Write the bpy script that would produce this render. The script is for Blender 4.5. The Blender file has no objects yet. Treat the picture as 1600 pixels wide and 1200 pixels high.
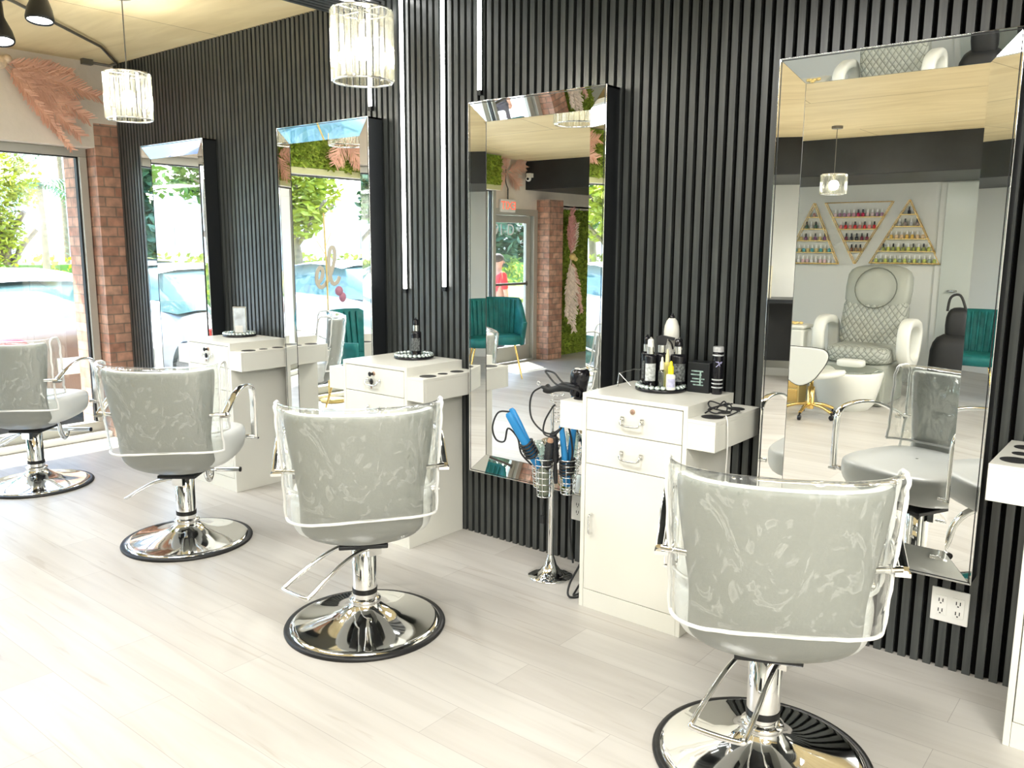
import bpy, math, random
from mathutils import Vector, Matrix
R = math.radians
PI = math.pi
rnd = random.Random(7)
sc = bpy.context.scene
col = sc.collection

# ------------------------------------------------------------------ camera
H = 1.45
CY = -3.062
cam_d = bpy.data.cameras.new('camera')
cam = bpy.data.objects.new('camera', cam_d)
col.objects.link(cam)
yaw, pitch, roll = R(129.05), R(9.46), R(0.31)
f = Vector((math.cos(yaw) * math.cos(pitch), math.sin(yaw) * math.cos(pitch), -math.sin(pitch)))
r0 = f.cross(Vector((0, 0, 1))).normalized()
u0 = r0.cross(f)
rr = r0 * math.cos(roll) + u0 * math.sin(roll)
uu = u0 * math.cos(roll) - r0 * math.sin(roll)
m = Matrix((rr, uu, -f)).transposed().to_4x4()
m.translation = Vector((0, CY, H))
cam.matrix_world = m
cam_d.sensor_width = 36
cam_d.lens = 36 * 1308 / 1600
cam_d.clip_start = 0.05
cam_d.clip_end = 300
sc.camera = cam

# ------------------------------------------------------------------ world, sun, exposure
w = bpy.data.worlds.new('World')
sc.world = w
w.use_nodes = True
nt = w.node_tree
bg = nt.nodes['Background']
sky = nt.nodes.new('ShaderNodeTexSky')
sky.sky_type = 'NISHITA'
sky.sun_disc = False
sky.sun_elevation = R(55)
sky.sun_rotation = R(200)
sky.dust_density = 2.0
sky.air_density = 1.0
nt.links.new(sky.outputs[0], bg.inputs[0])
bg.inputs[1].default_value = 1.05
sun_d = bpy.data.lights.new('sun', 'SUN')
sun_d.energy = 12.0
sun_d.angle = R(1.0)
sun_d.color = (1.0, 0.95, 0.86)
sun = bpy.data.objects.new('sun', sun_d)
col.objects.link(sun)
sun.rotation_euler = Vector((0.50, 0.30, -0.82)).to_track_quat('-Z', 'Y').to_euler()
sc.view_settings.view_transform = 'Standard'
sc.view_settings.look = 'None'
sc.view_settings.exposure = 0.85
sc.view_settings.gamma = 1.0
sc.view_settings.use_curve_mapping = False
try:
    sc.cycles.max_bounces = 12
    sc.cycles.diffuse_bounces = 4
    sc.cycles.glossy_bounces = 6
    sc.cycles.transmission_bounces = 8
    sc.cycles.transparent_max_bounces = 16
    sc.cycles.caustics_reflective = False
    sc.cycles.caustics_refractive = False
    sc.cycles.sample_clamp_indirect = 6
    sc.cycles.use_denoising = True
    sc.cycles.use_adaptive_sampling = True
    sc.cycles.adaptive_threshold = 0.02
except Exception:
    pass


def area(name, loc, size, energy, color=(1, 1, 1), rot=(0, 0, 0)):
    d = bpy.data.lights.new(name, 'AREA')
    d.shape = 'RECTANGLE'
    d.size, d.size_y = size
    d.energy = energy
    d.color = color
    o = bpy.data.objects.new(name, d)
    o.location = loc
    o.rotation_euler = rot
    col.objects.link(o)
    return o


# unseen fill panels added to brighten the shop (their housings are built below)
FILL_PANELS = [(0.75, -2.2, 32), (1.55, -3.4, 34), (0.75, -4.7, 56), (-5.0, -1.95, 15), (-3.3, -1.95, 16), (-1.5, -1.85, 26)]
for lx, ly, le in FILL_PANELS:
    area('fill_panel_glow', (lx, ly, 2.485 if lx < 0 else 2.385), (1.1, 0.55), le, (1.0, 0.985, 0.95))
# daylight entering by the shopfront (portals only guide the sampling of the sky)
for (y0, y1, z0, z1, px) in ((-4.6, -0.25, 0.1, 2.0, -6.55),):
    p = area('window_portal', (px, (y0 + y1) / 2, (z0 + z1) / 2), (z1 - z0, y1 - y0), 1.0, rot=(0, R(-90), 0))
    p.data.cycles.is_portal = True


# ------------------------------------------------------------------ materials
MATS = {}


def nodes(mt):
    mt.use_nodes = True
    return mt.node_tree, mt.node_tree.nodes['Principled BSDF']


def mat(name, c, rough=0.5, metal=0.0, spec=0.5, var=0.0, scale=20.0, bump=0.0, bscale=60.0, emit=None, estr=0.0,
        coat=0.0, alpha=1.0, trans=0.0, ior=1.45):
    if name in MATS:
        return MATS[name]
    mt = bpy.data.materials.new(name)
    t, b = nodes(mt)
    b.inputs['Base Color'].default_value = (*c, 1)
    b.inputs['Roughness'].default_value = rough
    b.inputs['Metallic'].default_value = metal
    b.inputs['Specular IOR Level'].default_value = spec
    b.inputs['Coat Weight'].default_value = coat
    b.inputs['Alpha'].default_value = alpha
    b.inputs['Transmission Weight'].default_value = trans
    b.inputs['IOR'].default_value = ior
    if emit:
        b.inputs['Emission Color'].default_value = (*emit, 1)
        b.inputs['Emission Strength'].default_value = estr
    tc = t.nodes.new('ShaderNodeTexCoord')
    if var > 0:
        n = t.nodes.new('ShaderNodeTexNoise')
        n.inputs['Scale'].default_value = scale
        n.inputs['Detail'].default_value = 4
        t.links.new(tc.outputs['Object'], n.inputs['Vector'])
        cr = t.nodes.new('ShaderNodeValToRGB')
        cr.color_ramp.elements[0].position = 0.3
        cr.color_ramp.elements[1].position = 0.7
        cr.color_ramp.elements[0].color = (*[max(0, x * (1 - var)) for x in c], 1)
        cr.color_ramp.elements[1].color = (*[min(1, x * (1 + var)) for x in c], 1)
        t.links.new(n.outputs['Fac'], cr.inputs[0])
        t.links.new(cr.outputs[0], b.inputs['Base Color'])
    if bump > 0:
        n = t.nodes.new('ShaderNodeTexNoise')
        n.inputs['Scale'].default_value = bscale
        n.inputs['Detail'].default_value = 3
        t.links.new(tc.outputs['Object'], n.inputs['Vector'])
        bp = t.nodes.new('ShaderNodeBump')
        bp.inputs['Strength'].default_value = bump
        bp.inputs['Distance'].default_value = 0.01
        t.links.new(n.outputs['Fac'], bp.inputs['Height'])
        t.links.new(bp.outputs[0], b.inputs['Normal'])
    MATS[name] = mt
    return mt


def ramp(t, fac, stops):
    cr = t.nodes.new('ShaderNodeValToRGB')
    els = cr.color_ramp.elements
    while len(els) < len(stops):
        els.new(0.5)
    for e, (p, c) in zip(els, stops):
        e.position = p
        e.color = (*c, 1)
    t.links.new(fac, cr.inputs[0])
    return cr.outputs[0]


def mapped(t, scale=(1, 1, 1), rot=(0, 0, 0), out='Object'):
    tc = t.nodes.new('ShaderNodeTexCoord')
    mp = t.nodes.new('ShaderNodeMapping')
    mp.inputs['Scale'].default_value = scale
    mp.inputs['Rotation'].default_value = rot
    t.links.new(tc.outputs[out], mp.inputs[0])
    return mp.outputs[0]


def mk_floor():
    mt = bpy.data.materials.new('plank_floor')
    t, b = nodes(mt)
    v = mapped(t)
    br = t.nodes.new('ShaderNodeTexBrick')
    br.offset = 0.37
    br.inputs['Scale'].default_value = 1
    br.inputs['Brick Width'].default_value = 1.22
    br.inputs['Row Height'].default_value = 0.18
    br.inputs['Mortar Size'].default_value = 0.0012
    br.inputs['Mortar Smooth'].default_value = 0.3
    br.inputs['Color1'].default_value = (0.495, 0.470, 0.430, 1)
    br.inputs['Color2'].default_value = (0.56, 0.54, 0.50, 1)
    br.inputs['Mortar'].default_value = (0.38, 0.36, 0.33, 1)
    t.links.new(v, br.inputs['Vector'])
    v2 = mapped(t, (1.3, 15, 1))
    n = t.nodes.new('ShaderNodeTexNoise')
    n.inputs['Scale'].default_value = 1.0
    n.inputs['Detail'].default_value = 7
    n.inputs['Distortion'].default_value = 0.6
    t.links.new(v2, n.inputs['Vector'])
    g = ramp(t, n.outputs['Fac'], [(0.30, (0.89, 0.88, 0.87)), (0.5, (0.98, 0.98, 0.98)), (0.65, (1.03, 1.03, 1.03))])
    v3 = mapped(t, (1.6, 22, 1))
    n3 = t.nodes.new('ShaderNodeTexNoise')
    n3.inputs['Scale'].default_value = 0.8
    n3.inputs['Detail'].default_value = 3
    n3.inputs['Distortion'].default_value = 1.2
    t.links.new(v3, n3.inputs['Vector'])
    g3 = ramp(t, n3.outputs['Fac'], [(0.30, (0.84, 0.81, 0.78)), (0.37, (1, 1, 1)), (0.8, (1, 1, 1))])
    mx = t.nodes.new('ShaderNodeMixRGB')
    mx.blend_type = 'MULTIPLY'
    mx.inputs[0].default_value = 1
    t.links.new(br.outputs['Color'], mx.inputs[1])
    t.links.new(g, mx.inputs[2])
    mx2 = t.nodes.new('ShaderNodeMixRGB')
    mx2.blend_type = 'MULTIPLY'
    mx2.inputs[0].default_value = 0.8
    t.links.new(mx.outputs[0], mx2.inputs[1])
    t.links.new(g3, mx2.inputs[2])
    t.links.new(mx2.outputs[0], b.inputs['Base Color'])
    b.inputs['Roughness'].default_value = 0.36
    b.inputs['Specular IOR Level'].default_value = 0.32
    bp = t.nodes.new('ShaderNodeBump')
    bp.inputs['Strength'].default_value = 0.08
    bp.inputs['Distance'].default_value = 0.004
    t.links.new(n.outputs['Fac'], bp.inputs['Height'])
    t.links.new(bp.outputs[0], b.inputs['Normal'])
    return mt


def mk_brick():
    mt = bpy.data.materials.new('red_brick')
    t, b = nodes(mt)
    tc = t.nodes.new('ShaderNodeTexCoord')
    sp = t.nodes.new('ShaderNodeSeparateXYZ')
    t.links.new(tc.outputs['Object'], sp.inputs[0])
    ad = t.nodes.new('ShaderNodeMath')
    ad.operation = 'ADD'
    t.links.new(sp.outputs[0], ad.inputs[0])
    t.links.new(sp.outputs[1], ad.inputs[1])
    cb = t.nodes.new('ShaderNodeCombineXYZ')
    t.links.new(ad.outputs[0], cb.inputs[0])
    t.links.new(sp.outputs[2], cb.inputs[1])
    br = t.nodes.new('ShaderNodeTexBrick')
    br.inputs['Scale'].default_value = 1
    br.inputs['Brick Width'].default_value = 0.145
    br.inputs['Row Height'].default_value = 0.071
    br.inputs['Mortar Size'].default_value = 0.005
    br.inputs['Color1'].default_value = (0.42, 0.22, 0.155, 1)
    br.inputs['Color2'].default_value = (0.60, 0.37, 0.27, 1)
    br.inputs['Mortar'].default_value = (0.30, 0.22, 0.17, 1)
    t.links.new(cb.outputs[0], br.inputs['Vector'])
    n = t.nodes.new('ShaderNodeTexNoise')
    n.inputs['Scale'].default_value = 14
    t.links.new(tc.outputs['Object'], n.inputs['Vector'])
    g = ramp(t, n.outputs['Fac'], [(0.35, (0.75, 0.75, 0.75)), (0.7, (1.25, 1.15, 1.1))])
    mx = t.nodes.new('ShaderNodeMixRGB')
    mx.blend_type = 'MULTIPLY'
    mx.inputs[0].default_value = 1
    t.links.new(br.outputs['Color'], mx.inputs[1])
    t.links.new(g, mx.inputs[2])
    t.links.new(mx.outputs[0], b.inputs['Base Color'])
    b.inputs['Roughness'].default_value = 0.75
    bp = t.nodes.new('ShaderNodeBump')
    bp.inputs['Strength'].default_value = 0.9
    bp.inputs['Distance'].default_value = 0.006
    bp.invert = True
    t.links.new(br.outputs['Fac'], bp.inputs['Height'])
    t.links.new(bp.outputs[0], b.inputs['Normal'])
    return mt


def mk_ceiling():
    mt = bpy.data.materials.new('tan_ceiling')
    t, b = nodes(mt)
    v = mapped(t, (0.9, 5, 1))
    n = t.nodes.new('ShaderNodeTexNoise')
    n.inputs['Scale'].default_value = 1.5
    n.inputs['Detail'].default_value = 6
    n.inputs['Distortion'].default_value = 0.8
    t.links.new(v, n.inputs['Vector'])
    g = ramp(t, n.outputs['Fac'], [(0.3, (0.78, 0.62, 0.34)), (0.6, (0.90, 0.74, 0.44)), (0.8, (0.95, 0.82, 0.54))])
    br = t.nodes.new('ShaderNodeTexBrick')
    br.inputs['Scale'].default_value = 1
    br.inputs['Brick Width'].default_value = 2.4
    br.inputs['Row Height'].default_value = 1.2
    br.inputs['Mortar Size'].default_value = 0.004
    br.inputs['Color1'].default_value = (1, 1, 1, 1)
    br.inputs['Color2'].default_value = (0.96, 0.96, 0.96, 1)
    br.inputs['Mortar'].default_value = (0.55, 0.5, 0.42, 1)
    t.links.new(mapped(t), br.inputs['Vector'])
    mx = t.nodes.new('ShaderNodeMixRGB')
    mx.blend_type = 'MULTIPLY'
    mx.inputs[0].default_value = 1
    t.links.new(g, mx.inputs[1])
    t.links.new(br.outputs['Color'], mx.inputs[2])
    t.links.new(mx.outputs[0], b.inputs['Base Color'])
    b.inputs['Roughness'].default_value = 0.6
    return mt


def mk_slat():
    mt = bpy.data.materials.new('black_slat')
    t, b = nodes(mt)
    v = mapped(t, (40, 40, 2.0))
    n = t.nodes.new('ShaderNodeTexNoise')
    n.inputs['Scale'].default_value = 1.6
    n.inputs['Detail'].default_value = 5
    t.links.new(v, n.inputs['Vector'])
    c = ramp(t, n.outputs['Fac'], [(0.3, (0.026, 0.030, 0.030)), (0.6, (0.055, 0.061, 0.059)), (0.8, (0.095, 0.102, 0.096))])
    t.links.new(c, b.inputs['Base Color'])
    b.inputs['Roughness'].default_value = 0.33
    b.inputs['Specular IOR Level'].default_value = 0.8
    bp = t.nodes.new('ShaderNodeBump')
    bp.inputs['Strength'].default_value = 0.25
    bp.inputs['Distance'].default_value = 0.002
    t.links.new(n.outputs['Fac'], bp.inputs['Height'])
    t.links.new(bp.outputs[0], b.inputs['Normal'])
    return mt


def schlick(t, normal=None):
    lw = t.nodes.new('ShaderNodeLayerWeight')
    lw.inputs[0].default_value = 0.5
    if normal is not None:
        t.links.new(normal, lw.inputs['Normal'])
    pw = t.nodes.new('ShaderNodeMath')
    pw.operation = 'POWER'
    pw.inputs[1].default_value = 4.0
    t.links.new(lw.outputs['Facing'], pw.inputs[0])
    ma = t.nodes.new('ShaderNodeMath')
    ma.operation = 'MULTIPLY_ADD'
    ma.inputs[1].default_value = 0.9
    ma.inputs[2].default_value = 0.04
    t.links.new(pw.outputs[0], ma.inputs[0])
    return ma.outputs[0]


def mk_cover():
    mt = bpy.data.materials.new('clear_vinyl_sheet')
    mt.use_nodes = True
    t = mt.node_tree
    t.nodes.clear()
    out = t.nodes.new('ShaderNodeOutputMaterial')
    tr = t.nodes.new('ShaderNodeBsdfTransparent')
    tr.inputs[0].default_value = (0.95, 0.97, 0.95, 1)
    gl = t.nodes.new('ShaderNodeBsdfGlossy')
    gl.inputs['Roughness'].default_value = 0.09
    gl.inputs[0].default_value = (1, 1, 1, 1)
    df = t.nodes.new('ShaderNodeBsdfDiffuse')
    df.inputs[0].default_value = (0.92, 0.94, 0.92, 1)
    v = mapped(t, (7, 7, 4))
    n = t.nodes.new('ShaderNodeTexNoise')
    n.inputs['Scale'].default_value = 1.6
    n.inputs['Detail'].default_value = 5
    n.inputs['Distortion'].default_value = 2.2
    n.noise_type = 'RIDGED_MULTIFRACTAL' if hasattr(n, 'noise_type') else n.noise_type
    t.links.new(v, n.inputs['Vector'])
    bp = t.nodes.new('ShaderNodeBump')
    bp.inputs['Strength'].default_value = 0.55
    bp.inputs['Distance'].default_value = 0.010
    t.links.new(n.outputs['Fac'], bp.inputs['Height'])
    t.links.new(bp.outputs[0], gl.inputs['Normal'])
    fr = schlick(t, bp.outputs[0])
    ma = t.nodes.new('ShaderNodeMath')
    ma.operation = 'MULTIPLY_ADD'
    ma.inputs[1].default_value = 1.5
    ma.inputs[2].default_value = 0.03
    t.links.new(fr, ma.inputs[0])
    cl = t.nodes.new('ShaderNodeClamp')
    t.links.new(ma.outputs[0], cl.inputs[0])
    m1 = t.nodes.new('ShaderNodeMixShader')
    t.links.new(cl.outputs[0], m1.inputs[0])
    t.links.new(tr.outputs[0], m1.inputs[1])
    t.links.new(gl.outputs[0], m1.inputs[2])
    # whitish streaks painted in for the highlights on crumpled creases
    n2 = t.nodes.new('ShaderNodeTexNoise')
    n2.inputs['Scale'].default_value = 1.5
    n2.inputs['Detail'].default_value = 3
    n2.inputs['Distortion'].default_value = 3.0
    t.links.new(v, n2.inputs['Vector'])
    g = ramp(t, n2.outputs['Fac'], [(0.0, (0.05, 0.05, 0.05)), (0.56, (0.05, 0.05, 0.05)), (0.61, (0.17, 0.17, 0.17)), (0.67, (0.08, 0.08, 0.08))])
    m2 = t.nodes.new('ShaderNodeMixShader')
    t.links.new(g, m2.inputs[0])
    t.links.new(m1.outputs[0], m2.inputs[1])
    t.links.new(df.outputs[0], m2.inputs[2])
    t.links.new(m2.outputs[0], out.inputs[0])
    return mt


def mk_glass(name, tint=(0.96, 0.99, 0.98), refl=0.06):
    mt = bpy.data.materials.new(name)
    mt.use_nodes = True
    t = mt.node_tree
    t.nodes.clear()
    out = t.nodes.new('ShaderNodeOutputMaterial')
    tr = t.nodes.new('ShaderNodeBsdfTransparent')
    tr.inputs[0].default_value = (*tint, 1)
    gl = t.nodes.new('ShaderNodeBsdfGlossy')
    gl.inputs['Roughness'].default_value = 0.02
    fr = schlick(t)
    ma = t.nodes.new('ShaderNodeMath')
    ma.operation = 'ADD'
    ma.inputs[1].default_value = refl
    t.links.new(fr, ma.inputs[0])
    mx = t.nodes.new('ShaderNodeMixShader')
    t.links.new(ma.outputs[0], mx.inputs[0])
    t.links.new(tr.outputs[0], mx.inputs[1])
    t.links.new(gl.outputs[0], mx.inputs[2])
    t.links.new(mx.outputs[0], out.inputs[0])
    return mt


def mk_crystal():
    mt = mk_glass('crystal', (0.97, 0.97, 0.90), 0.18)
    t = mt.node_tree
    out = t.nodes['Material Output']
    src = out.inputs[0].links[0].from_socket
    tl = t.nodes.new('ShaderNodeBsdfTranslucent')
    tl.inputs[0].default_value = (0.95, 0.95, 0.88, 1)
    mx = t.nodes.new('ShaderNodeMixShader')
    mx.inputs[0].default_value = 0.05
    t.links.new(src, mx.inputs[1])
    t.links.new(tl.outputs[0], mx.inputs[2])
    t.links.new(mx.outputs[0], out.inputs[0])
    return mt


def mk_quilt():
    mt = bpy.data.materials.new('quilted_grey_leather')
    t, b = nodes(mt)
    b.inputs['Base Color'].default_value = (0.36, 0.38, 0.335, 1)
    b.inputs['Roughness'].default_value = 0.4
    tc = t.nodes.new('ShaderNodeTexCoord')
    sp = t.nodes.new('ShaderNodeSeparateXYZ')
    t.links.new(tc.outputs['Object'], sp.inputs[0])
    yz = t.nodes.new('ShaderNodeMath')
    yz.operation = 'ADD'
    t.links.new(sp.outputs[1], yz.inputs[0])
    t.links.new(sp.outputs[2], yz.inputs[1])
    fs = []
    for op in ('ADD', 'SUBTRACT'):
        a = t.nodes.new('ShaderNodeMath')
        a.operation = op
        t.links.new(sp.outputs[0], a.inputs[0])
        t.links.new(yz.outputs[0], a.inputs[1])
        mlt = t.nodes.new('ShaderNodeMath')
        mlt.operation = 'MULTIPLY'
        mlt.inputs[1].default_value = 55
        t.links.new(a.outputs[0], mlt.inputs[0])
        s = t.nodes.new('ShaderNodeMath')
        s.operation = 'SINE'
        t.links.new(mlt.outputs[0], s.inputs[0])
        ab = t.nodes.new('ShaderNodeMath')
        ab.operation = 'ABSOLUTE'
        t.links.new(s.outputs[0], ab.inputs[0])
        fs.append(ab.outputs[0])
    mn = t.nodes.new('ShaderNodeMath')
    mn.operation = 'MINIMUM'
    t.links.new(fs[0], mn.inputs[0])
    t.links.new(fs[1], mn.inputs[1])
    g = ramp(t, mn.outputs[0], [(0.0, (0.13, 0.14, 0.12)), (0.25, (0.36, 0.38, 0.335)), (1.0, (0.38, 0.40, 0.355))])
    t.links.new(g, b.inputs['Base Color'])
    bp = t.nodes.new('ShaderNodeBump')
    bp.inputs['Strength'].default_value = 0.6
    bp.inputs['Distance'].default_value = 0.01
    t.links.new(mn.outputs[0], bp.inputs['Height'])
    t.links.new(bp.outputs[0], b.inputs['Normal'])
    return mt


FLOOR, BRICK, CEIL, SLAT = mk_floor(), mk_brick(), mk_ceiling(), mk_slat()
COVER, QUILT = mk_cover(), mk_quilt()
GLASS = mk_glass('window_glass')
CLEAR = mk_glass('clear_glass', (0.86, 0.93, 0.91), 0.1)
WHITE = mat('white_melamine', (0.82, 0.815, 0.74), 0.32, var=0.015, scale=3)
WALLW = mat('white_wall_paint', (0.78, 0.78, 0.72), 0.6, bump=0.08, bscale=40)
PLASTER = mat('peach_plaster', (0.80, 0.72, 0.63), 0.8, var=0.06, scale=4, bump=0.5, bscale=9)
MIRROR = mat('mirror_silver', (0.95, 0.96, 0.95), 0.0, 1.0)
BLACKP = mat('black_paint', (0.012, 0.014, 0.016), 0.35)
BLACKM = mat('black_matte', (0.02, 0.021, 0.022), 0.55)
GAP = mat('black_slat_gap', (0.004, 0.004, 0.004), 0.9, spec=0.1)
BEAMM = mat('black_beam_paint', (0.02, 0.022, 0.023), 0.4, var=0.3, scale=3)
CHROME = mat('chrome', (0.86, 0.86, 0.85), 0.05, 1.0)
CHROMEB = mat('brushed_chrome', (0.80, 0.80, 0.78), 0.18, 1.0)
RUBBER = mat('black_rubber', (0.008, 0.008, 0.008), 0.45)
VINYL = mat('light_grey_vinyl', (0.28, 0.29, 0.268), 0.38, spec=0.4, var=0.02, scale=6, bump=0.06, bscale=120)
VINYLW = mat('pale_seat_vinyl', (0.72, 0.74, 0.72), 0.3, var=0.02, scale=6)
PIPING = mat('white_piping', (0.88, 0.89, 0.87), 0.35)
ALU = mat('aluminium_frame', (0.48, 0.47, 0.42), 0.42, 0.35)
ALUD = mat('dark_bronze_metal', (0.16, 0.15, 0.13), 0.4, 0.5)  # even dark bronze for push bar, cords and conduit
GOLD = mat('gold_metal', (0.90, 0.62, 0.22), 0.2, 1.0)
GOLDP = mat('gold_paint', (0.82, 0.62, 0.24), 0.4, 0.3)
TEAL = mat('teal_velvet', (0.01, 0.16, 0.155), 0.6, var=0.3, scale=9)
LED = mat('led_strip', (1, 1, 1), 0.4, emit=(1.0, 1.0, 0.97), estr=9)
BULB = mat('lamp_bulb', (1, 1, 1), 0.4, emit=(1.0, 0.98, 0.92), estr=26)
PANEL = mat('light_diffuser', (1, 1, 1), 0.4, emit=(1.0, 0.98, 0.93), estr=5)
MOSS = mat('moss', (0.20, 0.30, 0.03), 0.85, var=0.5, scale=30)
MOSSL = mat('moss_tuft', (0.34, 0.44, 0.06), 0.8, var=0.35, scale=18)
WPLAST = mat('white_plastic', (0.86, 0.86, 0.82), 0.3)
YELLOW = mat('yellow_plastic', (0.95, 0.82, 0.02), 0.35)
BLUE = mat('blue_plastic', (0.03, 0.27, 0.62), 0.3)
BLACKG = mat('gloss_black_plastic', (0.01, 0.01, 0.013), 0.15)
LABELG = mat('grey_label', (0.55, 0.58, 0.58), 0.5, var=0.4, scale=90)
LABELC = mat('green_grey_label', (0.30, 0.42, 0.38), 0.5, var=0.5, scale=80)
PEACH = mat('peach_feather', (0.92, 0.52, 0.39), 0.8, var=0.2, scale=8)
CREAMF = mat('cream_pampas', (0.86, 0.72, 0.60), 0.85, var=0.15, scale=20)
PINKF = mat('dusty_pink_pampas', (0.70, 0.34, 0.30), 0.85, var=0.2, scale=20)
ASPH = mat('asphalt', (0.30, 0.30, 0.29), 0.8, var=0.15, scale=2)
CONC = mat('concrete_walk', (0.62, 0.60, 0.55), 0.8, var=0.08, scale=3)
GRASS = mat('lawn', (0.30, 0.36, 0.06), 0.9, var=0.3, scale=3)
LEAF1 = mat('yellow_green_leaf', (0.42, 0.46, 0.05), 0.6, var=0.4, scale=2)
LEAF2 = mat('mid_green_leaf', (0.14, 0.27, 0.06), 0.6, var=0.4, scale=2)
LEAF3 = mat('blue_green_leaf', (0.10, 0.22, 0.13), 0.6, var=0.4, scale=2)
BARK = mat('bark', (0.26, 0.20, 0.15), 0.9, var=0.3, scale=8)
CARW = mat('white_car_paint', (0.78, 0.79, 0.80), 0.15, coat=0.6)
CARG = mat('silver_brown_car_paint', (0.50, 0.45, 0.40), 0.2, 0.2, coat=0.6)
CARB = mat('dark_blue_car_paint', (0.03, 0.05, 0.12), 0.15, coat=0.6)
CARGL = mat('car_glass', (0.13, 0.24, 0.24), 0.04, spec=0.9, coat=0.5)
SKIN = mat('skin', (0.42, 0.24, 0.17), 0.5)
REDC = mat('red_cotton', (0.70, 0.02, 0.03), 0.8)
DARKC = mat('dark_trousers', (0.04, 0.04, 0.06), 0.8)
HAIR = mat('dark_hair', (0.02, 0.014, 0.01), 0.6)
BUILDW = mat('white_building', (0.82, 0.82, 0.80), 0.7, var=0.03, scale=1)
SOFFIT = mat('tan_soffit', (0.60, 0.50, 0.36), 0.7)
RED = mat('red_sign', (0.85, 0.10, 0.05), 0.5, emit=(1, 0.15, 0.08), estr=0.6)


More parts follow.
